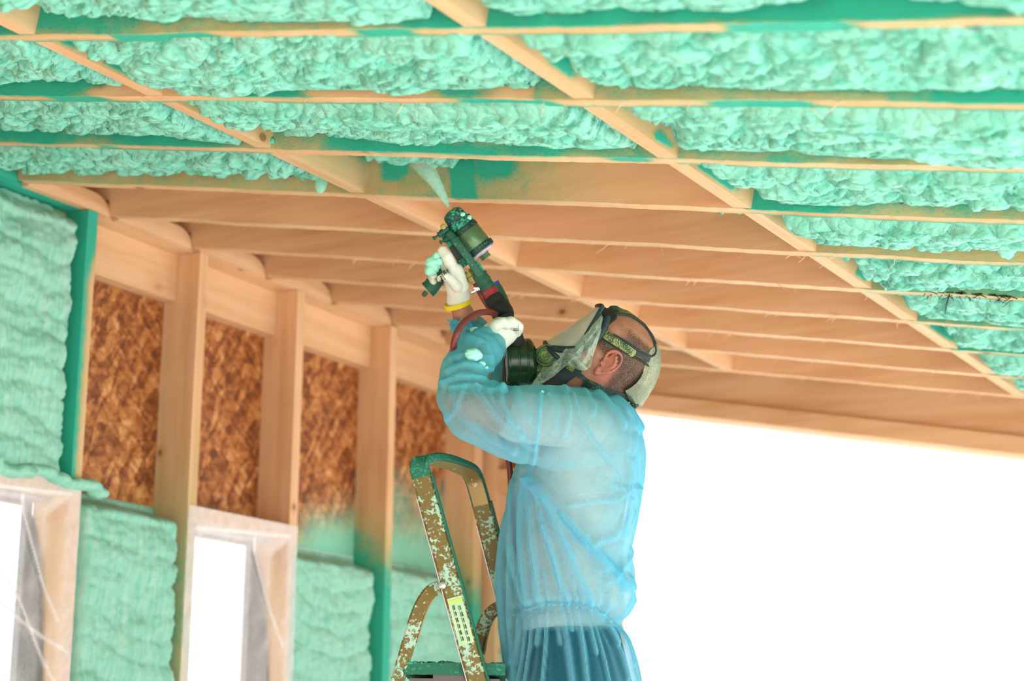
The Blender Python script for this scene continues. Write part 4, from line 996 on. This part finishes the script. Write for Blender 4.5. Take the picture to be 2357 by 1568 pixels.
mb = MB(); R5 = []
for q5 in np.linspace(-1, 1, 17):
    w5 = .058*q5; k5 = 1-.42*abs(q5)**2.6; c5 = side(1440, 862); r5 = []
    for p5 in NP:
        a5, b5 = side(*p5); r5.append(H(c5[0]+(a5-c5[0])*k5, c5[1]+(b5-c5[1])*(1-.25*abs(q5)**2.6), w5))
    R5.append(r5)
mb.rings(R5); build(mb, 'nape_pad', 'rubber_pale', mask, label='dusty grey rubber pad at the back of the head')
shell(pick(low), lambda j: -.0008, .0055, 'neck_strap', 'rubber_dusty', label='dark strap under the ear')
def edging(pts, r, name='harness_edge'):
    pp = spline(pts, 5); mb = MB(); mb.tube([onhead(p[0], p[1], .0035)[0] for p in pp], r, 8); build(mb, name, 'rubber_black', mask)
# dark curled end of the nape pad standing off the neck
mb = MB(); mb.chain([H(-.128,-.028,.02), H(-.125,-.045,.018), H(-.112,-.055,.012)], [.009,.010,.008]); mb.capsule(H(-.127,-.035,-.03), H(-.127,-.035,.03), .009, .009)
co, no, fs = remesh(mb, .002, 3); link('strap_end', co, fs, 'rubber_black', mask)
# lens: wraps round the face, rim round it
def lens_f(h): t = (h+.055)/.149; return .135 - .045*t, .060 + .02*t + .045*max(0,(.25-t))*2
ln = MB(); rim = MB(); LR = []
for i in range(22):
    h = -.052 + .146*i/21; ff_, fe = lens_f(h); wmax = .074*(1-.18*abs(i/21-.5)*2); r = []
    for k in range(31):
        a = (k/30-.5)*math.pi; r.append(H(fe + (ff_-fe)*math.cos(a)**.75, h + .010*math.sin(a)**2*(-1 if h < 0 else .5), wmax*math.sin(a)))
    LR.append(r)
n = 31; vs = [v for r in LR for v in r]; fs = [(i*n+j, i*n+j+1, (i+1)*n+j+1, (i+1)*n+j) for i in range(21) for j in range(30)]
v2 = [v - (v-H(.03,(i//n)/21*.146-.052,0)).normalized()*.0025 for i, v in enumerate(vs)]
link('lens', vs, fs, 'visor_lens', mask, attrs={'fold': [0]*len(vs)}, label='dusty clear curved visor lens')
edge = [LR[i][30] for i in range(22)]
loop = [r for r in LR[0]] + [LR[i][30] for i in range(1, 22)] + LR[21][::-1][1:] + [LR[i][0] for i in range(20, 0, -1)]
rim.tube([Vector(p) for p in loop] + [loop[0]], .0055, 8); build(rim, 'lens_rim', 'rubber_black', mask, label='black rim around the visor')
rim = MB(); lp = [H(.055+.0*1,.085,.066), H(.045,.055,.074), H(.046,.02,.076), H(.060,-.012,.074), H(.085,-.035,.066), H(.110,-.052,.05)]
rim.chain([Vector(p) for p in spline(lp, 5)], [.009]*26); co, no, fs = remesh(rim, .0025, 3); link('face_seal', co, fs, 'rubber_black', mask)
# valve housing in front of the mouth, side valve cap, threaded neck, canister
cax = (-CR*.995 - CU*.03 - CF*.12).normalized(); cc = P(1248, 832, -.010)
mb = MB(); mb.lathe(P(1262,836,0), cax, [(-.03,.030),(-.01,.040),(.012,.042),(.016,.038),(.030,.036),(.034,.040),(.040,.040)], 32); build(mb, 'valve_housing', 'mask_housing', mask, label='dusty green valve housing')
cap = MB(); cp = P(1258,818,-.048); cdir = (-CF*.93 + CU*.28 - CR*.2).normalized(); cap.lathe(cp - cdir*.004, cdir, [(0,.0275),(.006,.0275),(.0075,.026),(.0075,.0235),(.0055,.0228),(.0055,.0205),(.0085,.0200),(.0095,.017),(.0098,0.0001)], 36); build(cap, 'valve_cap', 'mask_housing', mask, label='round yellow-green valve cap')
mb = MB()
for a, l in ((.9,.7),(3.6,1.4),(5.4,.4)): mb.tube([cp + cdir*.0060 + (CR*math.cos(t)+CU*math.sin(t))*.0218 for t in np.linspace(a, a+l, 10)], .0010, 5)
build(mb, 'cap_slots', 'rubber_black', mask, kind='stuff')
cn = MB(); c0 = P(1233,832,-.01)
cn.lathe(c0, cax, [(-.006,.030),(.000,.032),(.004,.044),(.010,.0525),(.014,.0555),(.022,.0560),(.0235,.0548),(.0255,.0548),(.027,.0560),(.043,.0560),(.0445,.0548),(.0465,.0548),(.048,.0560),(.066,.0560),(.0675,.0575),(.071,.0580),(.0735,.0570),(.0735,.050),(.0700,.047)], 56)
build(cn, 'canister', 'canister_green', mask, label='glossy dark green filter canister')
mb = MB(); mb.lathe(c0 + cax*.0695, cax, [(0,.0475),(.0015,.0475),(.003,.010),(.004,.009)], 40); build(mb, 'canister_base', 'alu', mask)
# buckles, strap tail and studs
bk = H(.047,.035,.083); bx, by_ = (hf*.55+hh_*.83), (hf*.83-hh_*.55)
def plate(c, ax, ay, az, name, mat, lab=None): return build(MB().obox(c, ax, ay, az), name, mat, mask, smooth=False, label=lab)
def onhead(px, py, off=.004):
    o_ = CAM; d_ = (P(px, py, 0)-CAM).normalized(); hit = bvh_head.ray_cast(o_, d_)
    return (hit[0] + hit[1]*off, hit[1]) if hit[0] is not None else (P(px, py, -.05), -CF)
def ribbon(pts, w, off, t, name, mat, lab=None):
    pp = spline(pts, 6); cs = [onhead(p[0], p[1], off) for p in pp]; R3 = []
    for i, (c, n) in enumerate(cs):
        tg = (cs[min(i+1, len(cs)-1)][0]-cs[max(i-1, 0)][0]).normalized(); sd = tg.cross(n).normalized(); wv = w if not hasattr(w, '__call__') else w(i/(len(cs)-1))
        R3.append([c - sd*wv - n*t, c - sd*wv, c - sd*wv*.8 + n*t*.5, c + sd*wv*.8 + n*t*.5, c + sd*wv, c + sd*wv - n*t])
    mb = MB(); mb.rings(R3); return build(mb, name, mat, mask, label=lab)
edging([(1392,748),(1400,736),(1420,727),(1447,729),(1474,744),(1494,768),(1505,795),(1506,812),(1498,820),(1484,815),(1460,801),(1437,785),(1412,771)], .0026)
edging([(1384,778),(1405,791),(1430,805),(1453,819),(1478,832),(1490,842),(1494,856),(1488,872),(1474,890)], .0026)
ribbon([(1394,772),(1412,783),(1432,796),(1452,810),(1460,816)], lambda t: .0095*min(1, (1.02-t)*7)**.5, .0062, .002, 'strap_tail', 'strap_tail', 'speckled yellow strap tail with rounded end')
for (px, py, sz) in ((1387,767,.013),(1316,847,.009),(1352,886,.011)):
    c, n = onhead(px, py, .006); a = (CR*.86 - CU*.5); a = (a - n*a.dot(n)).normalized(); b = n.cross(a)
    mb = MB(); mb.obox(c, a*sz, b*sz*.85, n*.0035); mb.obox(c+n*.004, a*sz*.6, b*sz*.62, n*.002); mb.tube([c+n*.006-b*sz*.8, c+n*.007, c+n*.006+b*sz*.8], .0022, 8)
    build(mb, 'buckle', 'mask_housing' if px != 1352 else 'rubber_dusty', mask, smooth=False)
mb = MB(); mb.capsule(H(.062,.105,.02), H(.066,.118,.02), .007, .007); co, no, fs = remesh(mb, .002, 2)
kn = blob(tuple(P(1414,717,-.01)), .0155, (1.15,1,.9), 91); build(kn, 'top_buckle', 'gun_cap', mask, label='green crusted buckle knob on top of the harness')
mb = MB(); mb.chain([P(1385,752,-.03), P(1392,735,-.02), P(1405,722,-.015), P(1418,722,-.01)], [.011,.014,.012,.008]); co, no, fs = remesh(mb, .0025, 3); link('front_strap', co, fs, 'mask_housing', mask)
# peeling protective film crumpled over the side of the mask
ed1 = spline([(1383,716),(1360,748),(1330,772),(1300,795),(1275,815),(1256,838),(1240,862),(1224,888)], 6)
ed2 = spline([(1390,738),(1378,780),(1366,815),(1358,845),(1335,852),(1305,842),(1272,868),(1230,893)], 6)
N1 = len(ed1); M1 = 16; vs = []; fo = []
for i in range(N1):
    for j in range(M1):
        t = j/(M1-1); px, py = np.array(ed1[i])*(1-t)+np.array(ed2[i])*t
        hit = bvh_head.ray_cast(CAM, (P(px, py, 0)-CAM).normalized()); dd = -.066
        if hit[0] is not None: dd = min(-.03, (hit[0]-CAM).dot(CF)-D0 - .012)
        dd = max(dd, -.095); cr_ = abs((fbm(np.array(px/13.), np.array(py/13.), 5, 2)-.5)*2)
        vs.append(P(px, py, dd - .022*math.sin(math.pi*min(1,t*1.1))*(.5+float(cr_)) - .010*abs(math.sin(px*.11+py*.07)))); fo.append(.55 if j in (0, M1-1) else .20*(abs(math.sin(px*.11+py*.07)) > .93) + .25*(float(cr_) < .06))
fs = [(i*M1+j, i*M1+j+1, (i+1)*M1+j+1, (i+1)*M1+j) for i in range(N1-1) for j in range(M1-1)]
link('protective_film', vs, fs, 'visor_film', mask, attrs={'fold': fo}, label='crumpled torn clear film peeling off the visor')
# torn flap of the film hanging over the neck strap
vs = []
for i in range(12):
    for j in range(6):
        t = i/11; u = j/5; px = 1306+ 34*t + 14*u; py = 812 + 44*t - 6*u + 10*u*(1-t); vs.append(P(px, py, -.088 - .008*math.sin(u*3.1) + .004*math.sin(t*7)))
fs = [(i*6+j, i*6+j+1, (i+1)*6+j+1, (i+1)*6+j) for i in range(11) for j in range(5)]
link('film_flap', vs, fs, 'visor_film', mask, attrs={'fold': [.25 if (k%6) in (0,5) else .05 for k in range(72)]})

# ================================================================== SPRAY GUN AND HOSES
gun = thing('spray_gun', tuple(P(1075,560,.03)), 'dark green foam spray gun crusted with overspray, held up by a gloved hand', 'spray gun')
GD = .03
def G(px, py, dd=0.0): return P(px, py, GD+dd)
ga = (G(1115,590) - G(1046,500)).normalized()                  # runs from nozzle to the rear
g0 = G(1040,490)
L1 = lambda px, py, dd=0.0: G(px, py, dd)
def at(px, py, dd=0): return G(px, py, dd)
gs = 1/PPM
mb = MB(); mb.lathe(g0 - ga*.006, ga, [(0,.012),(.004,.024),(.012,.0275),(.030,.0300),(.033,.0310)], 8); build(mb, 'air_cap', 'gun_cap', gun, smooth=False, label='octagonal air cap with nozzle')
mb = MB(); mb.lathe(g0 + ga*.026, ga, [(0,.0310),(.002,.0325),(.010,.0330),(.0115,.0318),(.013,.0330),(.018,.0330),(.020,.0300)], 40); build(mb, 'retaining_ring', 'gun_cap', gun)
for i, (px, py) in enumerate(((1064,495),(1080,501))): build(blob(tuple(G(px, py, -.02)), .007-.001*i, (1,1,1), 80+i), 'foam_crumb', 'foam_crumb', gun)
mb = MB(); mb.lathe(g0 + ga*.045, ga, [(0,.030),(.001,.0345),(.012,.0355),(.013,.0335)], 44); build(mb, 'front_collar', 'gun_dark', gun)
mb = MB(); mb.lathe(g0 + ga*.057, ga, [(0,.0325),(.002,.0340),(.046,.0345),(.048,.033)], 48); build(mb, 'barrel', 'gun_barrel', gun, label='satin olive metal barrel')
mb = MB(); mb.lathe(g0 + ga*.104, ga, [(0,.0340),(.001,.0365),(.013,.0370),(.015,.0345)], 44)
for k in range(26):
    a = 2*math.pi*k/26; t = ga.orthogonal().normalized(); b = ga.cross(t); d = t*math.cos(a)+b*math.sin(a); mb.obox(g0 + ga*.111 + d*.0370, ga*.0062, d*.0010, d.cross(ga)*.0026)
build(mb, 'rear_collar', 'gun_dark', gun, smooth=False, label='knurled black rear collar')
mb = MB(); mb.lathe(g0 + ga*.117, ga, [(0,.0340),(.004,.0335),(.0065,.029),(.007,.016),(.009,.0155)], 40); build(mb, 'end_cap', 'pink_end', gun, label='pinkish end plate')
mb = MB(); mb.lathe(g0 + ga*.124, ga, [(0,.0155),(.003,.0155),(.0035,.0135),(.014,.0135),(.0150,.0120),(.0152,.0001)], 6); build(mb, 'hex_nut', 'gun_barrel', gun, smooth=False, label='hexagonal rear nut')
# manifold between barrel and handle, valves on its left
sx = -ga.cross(CF).normalized()                                  # points from the barrel towards the handle side
if sx.dot(G(985,665)-G(1045,600)) < 0: sx = -sx
mb = MB(); mb.obox(g0 + ga*.045 + sx*.043, ga*.018, sx*.013, CF*.018); mb.obox(g0 + ga*.030 + sx*.036, ga*.010, sx*.008, CF*.014); build(mb, 'manifold', 'gun_cap', gun, smooth=False)
for i, (a, b, r) in enumerate((((1030,528),(1004,545),.0095),((1038,545),(1018,556),.0085))):
    A, B = G(*a, -.022), G(*b, -.03); d = (B-A).normalized(); L = (B-A).length
    mb = MB(); mb.lathe(A, d, [(0,r),(L*.55,r),(L*.56,r*.75),(L*.8,r*.8),(L*.81,r*.35),(L*1.12,r*.35),(L*1.13,r*.6),(L*1.25,r*.6)], 8); build(mb, 'check_valve', 'gun_grip', gun, smooth=False)
mb = MB(); mb.lathe(G(1020,522,-.03), -CF, [(0,.0075),(.006,.0075),(.007,.004)], 6); build(mb, 'valve_screw', 'brass', gun, smooth=False)
# block (air chamber) with grooves
mb = MB(); mb.obox((G(1040,555)+G(1066,598))/2 + CF*.006, (G(1066,598)-G(1040,555))*.5, sx*.0145, CF*.014)
for t in (-.35, 0, .35): mb.obox((G(1053,577)) + sx*.0145*t*2 - CF*.009, (G(1066,598)-G(1040,555))*.42, sx*.0022, CF*.002)
build(mb, 'air_chamber', 'gun_dark', gun, smooth=False)
mb = MB(); mb.tube([Vector(p) for p in spline([G(1028,607,.012), G(1012,630,.012), G(994,658,.012), G(984,668,.012)], 5)], [.0200,.0200,.0205,.0208,.0208,.0208,.0206,.0204,.0202,.0202,.0204,.0206,.0210,.0214,.0216,.0218], 20)
build(mb, 'grip', 'gun_grip', gun, label='green cylindrical pistol grip')
mb = MB(); gd_ = (G(976,676)-G(994,655)).normalized(); mb.lathe(G(982,672,.012), gd_, [(0,.006),(.010,.006),(.011,.0045),(.014,.0045)], 6); build(mb, 'grip_screw', 'gun_grip', gun, smooth=False)
mb = MB(); mb.chain([G(1030,588,.0), G(1018,602,-.006), G(1012,618,-.004)], [.004,.004,.0035]); co, no, fs = remesh(mb, .0015, 1); link('trigger', co, fs, 'gun_dark', gun)
# side bar and coupling
mb = MB(); mb.tube([G(1032,537,-.028), G(1050,556,-.034)], [.0100,.0105], 16); mb.tube([G(1046,551,-.034), G(1049,555,-.034)], [.0118,.0118], 16); build(mb, 'side_port', 'gun_grip', gun)
mb = MB(); mb.sweep([Vector(p) for p in spline([G(1046,551,-.036), G(1062,572,-.040), G(1082,600,-.040), G(1104,634,-.034)], 6)], sx, .0190, .0100); build(mb, 'side_arm', 'gun_hose_green', gun, label='flat green side arm')
mb = MB(); mb.sweep([Vector(p) for p in spline([G(1094,602,.004), G(1108,624,.004), G(1124,652,.002)], 6)], sx, .013, .012); build(mb, 'side_arm', 'gun_cap', gun)
mb = MB(); mb.lathe(G(1062,597,-.008), (G(1090,640,-.008)-G(1062,597,-.008)), [(0,.0165),(.012,.0165),(.013,.012),(.020,.0115)], 16); build(mb, 'air_fitting', 'gun_dark', gun)
mb = MB(); fa = (G(1096,655,-.01)-G(1078,625,-.01)).normalized(); mb.lathe(G(1076,622,-.012), fa, [(0,.0085),(.006,.0085),(.007,.0125),(.016,.0130),(.017,.0115),(.020,.0130),(.031,.0130),(.032,.0095),(.036,.0090)], 14); build(mb, 'brass_coupling', 'brass', gun, smooth=False, label='olive brass hose coupling')
mb = MB(); mb.obox(G(1098,666,-.02), CR*.008, CU*.004, CF*.004); mb.lathe(G(1094,670,-.025), (-CR-CU*.4), [(0,.005),(.010,.005),(.011,.003)], 8); build(mb, 'hose_clamp', 'alu', gun, smooth=False)
# rag of foam stuck on the fingers
for i, (x, y, r) in enumerate(((996,606,.015),(1005,590,.009),(1009,602,.010),(992,622,.013),(1000,616,.012))):
    o = build(blob(tuple(P(x, y, -.002)), r*1.15, (1,1,1), 40+i), 'foam_clump', 'foam_crumb'); tag(o, {996: 'largest mint foam clump crusted on the fingers of the hand on the gun', 1005: 'smallest foam clump, highest on the fingers holding the gun', 1009: 'foam clump at the base of the fingertip holding the gun', 992: 'lowest foam clump, hanging off the fingers beside the green grip', 1000: 'foam clump between the fingers and the green grip'}[x], 'foam clump', 'foam clumps on the gun hand')

hb = thing('hose_bundle', tuple(P(1150,690,0)), 'thick hose bundle taped black, red and green, running from gun to lower glove', 'hose')
path = spline([G(1103,632,-.020), G(1118,655,-.024), G(1134,682,-.03), G(1150,708,-.04), P(1163,733,-.045), P(1172,752,-.05), P(1184,775,-.045), P(1188,800,-.03), P(1176,850,-.0), P(1176,920,.03), P(1186,1000,.02)], 6)
pv = [Vector(p) for p in path]
mb = MB(); mb.tube(pv[:10], [.0185+.001*math.sin(i*1.9) for i in range(10)], 18); build(mb, 'taped_sleeve', 'gun_hose_green', hb, label='sleeve crusted green with red showing')
mb = MB(); mb.tube(pv[9:13], [.0195]*4, 18); build(mb, 'red_tape', 'tape_red', hb, label='red tape band')
mb = MB(); mb.tube(pv[12:24], [.0205,.0225,.0235,.0240,.0245,.0250,.0255,.0262,.0268,.0272,.0262,.024], 20); build(mb, 'black_tape', 'tape_black', hb, label='black cloth tape wrapping')
mb = MB(); mb.tube(pv[24:], .0205, 16); build(mb, 'hose', 'tape_black', hb)
off = [G(1136,654,.01), G(1147,672,.005), G(1158,695,-.01), P(1168,725,-.03)]
mb = MB(); mb.tube([Vector(p) for p in spline(off, 5)], [.012,.0135]+[.0145]*14, 14); build(mb, 'second_hose', 'gun_hose_green', hb, label='green crusted second hose beside the bundle')
mb = MB(); mb.tube([G(1135,652,.01), G(1140,660,.01)], [.0145,.0145], 14); build(mb, 'blue_tape_band', 'blue_tape', hb)
ah = MB(); ah.tube([Vector(p) for p in spline([G(1094,652,-.012), G(1108,680,-.02), G(1124,706,-.02), P(1134,720,-.05)], 6)], .0070, 10)
o = build(ah, 'air_hose', 'hose_red'); tag(o, 'thin maroon air hose running straight down from the brass coupling', 'hose')
ah = MB(); ah.tube([Vector(p) for p in spline([P(1140,724,-.06), P(1128,719,-.09), P(1105,720,-.15), P(1080,732,-.22), P(1060,752,-.25), P(1048,778,-.26), P(1043,808,-.24), P(1046,838,-.15), P(1062,870,-.02), P(1110,930,.05), P(1160,1020,.05), P(1174,1090,.05), P(1178,1180,.08), P(1190,1300,.15), P(1200,1700,.3), P(1200,2300,.4)], 8)], .0078, 12)
o = build(ah, 'looped_air_hose', 'hose_red'); tag(o, 'maroon air hose looping left around the near forearm', 'hose')
# the jet of foam
mist = MB(); nz = G(1036,484); R4 = []
for t, l, r, y in ((0,1029,1036,477),(.25,1010,1029,451),(.5,990,1018,424),(.75,966,1006,398),(1,940,992,372)):
    c = G((l+r)/2, y + .0, .045*t); hw_ = (r-l)/2*gs
    R4.append([c + CR*hw_*math.cos(2*math.pi*k/20) + CF*max(hw_*.8, .003)*math.sin(2*math.pi*k/20) + CU*hw_*.35*math.cos(2*math.pi*k/20) for k in range(20)])
mist.rings(R4, cap=False); o = link('spray_mist', mist.v, mist.f, 'mist', attrs={'dense': [q/4 for q in (4,3.8,3.2,2.2,.6) for _ in range(20)]}); tag(o, 'translucent mint jet of foam mist leaving the gun nozzle', 'mist', kind='stuff')

# ================================================================== STEP LADDER
lad = thing('step_ladder', (float(P(1100,1568,-.05).x), float(P(1100,1568,-.05).y), 0), 'paint-worn olive and mint step ladder with looped handrail in front of the worker', 'ladder')
def cont(p, q, z):
    """continue the line p -> q down to height z"""
    t = (z-q.z)/(q.z-p.z); return q + (q-p)*t
NA, NB = P(971,1098,-.15), P(1100,1568,-.17); FA, FB = P(1108,1160,.06), P(1158,1352,.09)
NF = cont(NA, NB, .0); FF = cont(FA, FB, .0)
loop = [P(971,1098,-.15), P(966,1080,-.149), P(968,1066,-.145), P(980,1058,-.135), P(1000,1056,-.115), P(1030,1062,-.07), P(1058,1072,-.02), P(1078,1082,.015), P(1090,1100,.04), P(1100,1130,.052), P(1108,1160,.06)]
lp = [Vector(p) for p in spline(loop, 5)]; wide = CR + CU*.22 - CF*.1
mb = MB(); mb.sweep([NA.lerp(NF, t) for t in np.linspace(0, 1, 12)], wide, .046, .020); r1 = build(mb, 'side_rail', 'ladder_paint', lad, label='near rail, olive with flaked mint paint')
mb = MB(); mb.sweep([FA.lerp(FF, t) for t in np.linspace(0, 1, 12)], wide, .046, .020); build(mb, 'side_rail', 'ladder_paint', lad, label='far rail, olive gold')
mb = MB(); mb.sweep(lp, wide, .046, .020); build(mb, 'handrail_loop', 'ladder_green', lad, label='rounded loop at the top crusted dark green')
inner = [p for p in lp]; mb = MB()
cenl = P(1040,1180,-.05); ip = []
for i, p in enumerate(lp):
    tg = (lp[min(i+1,len(lp)-1)]-lp[max(i-1,0)]).normalized(); wv = (wide-tg*wide.dot(tg)).normalized(); tv = tg.cross(wv)
    if tv.dot(cenl-p) < 0: tv = -tv
    ip.append(p + tv*.0105)
mb.sweep(ip[8:], wide, .038, .003); build(mb, 'loop_inside', 'ladder_inner', lad, label='bare tan metal inside of the loop')
# crusted green edge on the right flank of both rails
for (A, B) in ((NA, NF), (FA, FF)):
    tg = (B-A).normalized(); wv = (wide-tg*wide.dot(tg)).normalized()
    mb = MB(); mb.sweep([A.lerp(B, t)+wv*.0245 for t in np.linspace(0, .9, 12)], tg.cross(wv), .021, .004); build(mb, 'rail_flange', 'ladder_green', lad)
    mb = MB(); mb.sweep([A.lerp(B, t)-wv*.0242 for t in np.linspace(.02, 1, 12)], tg.cross(wv), .014, .003); build(mb, 'rail_edge', 'alu', lad)
def brace(pts, lab):
    pp = [Vector(p) for p in spline(pts, 6)]; end = cont(pp[-4], pp[-1], .0); pp += [pp[-1].lerp(end, t) for t in (.2,.4,.6,.8,1)]
    mb = MB(); mb.sweep(pp, wide, .032, .018); b = build(mb, 'rear_leg', 'ladder_paint', lad, label=lab)
    mb = MB(); mb.sweep([p + Vector((CR.x,CR.y,0))*.0185 for p in pp[:24]], CF, .012, .003); build(mb, 'leg_edge', 'ladder_inner', b)
    return b
brace([P(1012,1352,-.15), P(992,1362,-.15), P(972,1390,-.15), P(955,1432,-.15), P(938,1490,-.15), P(917,1560,-.15)], 'near rear leg, bent outwards, olive paint flaked')
brace([P(1160,1395,.10), P(1138,1405,.10), P(1118,1428,.10), P(1106,1462,.10), P(1096,1515,.10), P(1086,1568,.10)], 'far rear leg')
mb = MB(); mb.lathe(P(918,1551,-.163), -CF, [(0,.011),(.004,.011),(.004,.0065),(.001,.006),(.0005,.0001)], 20); build(mb, 'pivot_eyelet', 'ladder_paint', lad)
mb = MB(); mb.lathe(P(1018,1348,-.178), -CF, [(0,.009),(.004,.008),(.007,.004),(.0075,.0001)], 16); build(mb, 'rivet', 'alu', lad, label='steel rivet')
# platform
pc = P(1050,1532,-.03); ax1 = Vector((CR.x, CR.y, 0)).normalized(); ax2 = Vector((CF.x, CF.y, 0)).normalized(); pz = P(1050,1540,-.16).z
pc = Vector((pc.x, pc.y, pz)); mb = MB(); mb.obox(pc, ax1*.118, ax2*.13, Vector((0,0,.0135))); co = None
pl = build(mb, 'platform', 'ladder_green', lad, smooth=False, label='platform step crusted with dark green overspray')
mb = MB()
for i in range(60):
    b2 = blob(tuple(pc + ax1*random.uniform(-.11,.11) + ax2*random.uniform(-.132,-.05) + Vector((0,0,.013))), random.uniform(.005,.011), (1,1,.6), 200+i); mb.add(b2.v, b2.f)
build(mb, 'overspray_crust', 'gun_cap', pl, kind='stuff')
mb = MB(); mb.obox(pc + Vector((0,0,-.026)) , ax1*.105, ax2*.122, Vector((0,0,.004))); mb.obox(pc - ax2*.115 + Vector((0,0,-.020)), ax1*.05, ax2*.008, Vector((0,0,.010))); build(mb, 'platform_bracket', 'dark_metal', lad, smooth=False)
for z in (.27, .535, .80, 1.07, 1.32):
    if z > 1.2: continue
    a = cont(NA, NB, z); b = cont(FA, FB, z); m = (a+b)/2; d = (b-a); mb = MB()
    mb.obox(Vector((m.x, m.y, z-.0105)), d*.49, ax1*.055 if z != .80 else ax1*.10, Vector((0,0,.0105))); build(mb, 'tread', 'ladder_green', lad, smooth=False)
for A in (NF, FF):
    mb = MB(); mb.obox(A+Vector((0,0,.02)), ax1*.03, ax2*.018, Vector((0,0,.02))); build(mb, 'rubber_foot', 'rubber_black', lad, smooth=False)
# safety label with rows of pictograms, stuck on the near rail
tg = (NB-NA).normalized(); wv = (wide-tg*wide.dot(tg)).normalized(); fn = tg.cross(wv)
if fn.dot(CF) > 0: fn = -fn
lc = NA.lerp(NB, (1428-1098)/470.0) ; lab = build(MB().obox(lc + fn*.0108, wv*.0175, tg*.056, fn*.0006), 'safety_label', 'paper_label', lad, smooth=False, label='worn pale label with rows of safety pictograms')
build(MB().obox(lc + fn*.0118 - tg*.047, wv*.0165, tg*.004, fn*.0004), 'label_stripe', 'label_green', lab, smooth=False)
mb = MB(); rr = random.Random(4)
for r in range(6):
    for c in range(2):
        o_ = lc + fn*.0118 + tg*(-.033+.0148*r+.004*c) + wv*(-.0075+.0135*c)
        kind = (r*2+c) % 4; q_ = lambda u, v, a, b: mb.obox(o_ + wv*u*.0013 + tg*v*.0015, wv*a*.0016, tg*b*.0018, fn*.0003)
        q_(-1.6,0,.35,3.4)                                       # ladder upright
        if kind in (0, 3): q_(1.6,0,.35,3.4); q_(0,-1.6,1.6,.3); q_(0,.2,1.6,.3); q_(0,2,1.6,.3)
        if kind in (0, 1, 2): q_(1.2,-2.3,.8,.8); q_(1.2,-.2,.7,1.5); q_(1.9,1.9,.35,1.2); q_(.6,1.9,.35,1.2)
        if kind == 2: q_(2.4,-.6,1.0,.3)
        if kind == 3: q_(2.6,.5,.3,2.8)
o_ = lc + fn*.0118 + tg*.058 + wv*.007
for a, b in (((-2.6,2.2),(0,-2.6)),((0,-2.6),(2.6,2.2)),((-2.6,2.2),(2.6,2.2))):
    A = o_ + wv*a[0]*.001 + tg*a[1]*.001; B = o_ + wv*b[0]*.001 + tg*b[1]*.001; mb.tube([A, B], .0003, 4)
build(mb, 'pictograms', 'ink', lab, smooth=False, kind='stuff')
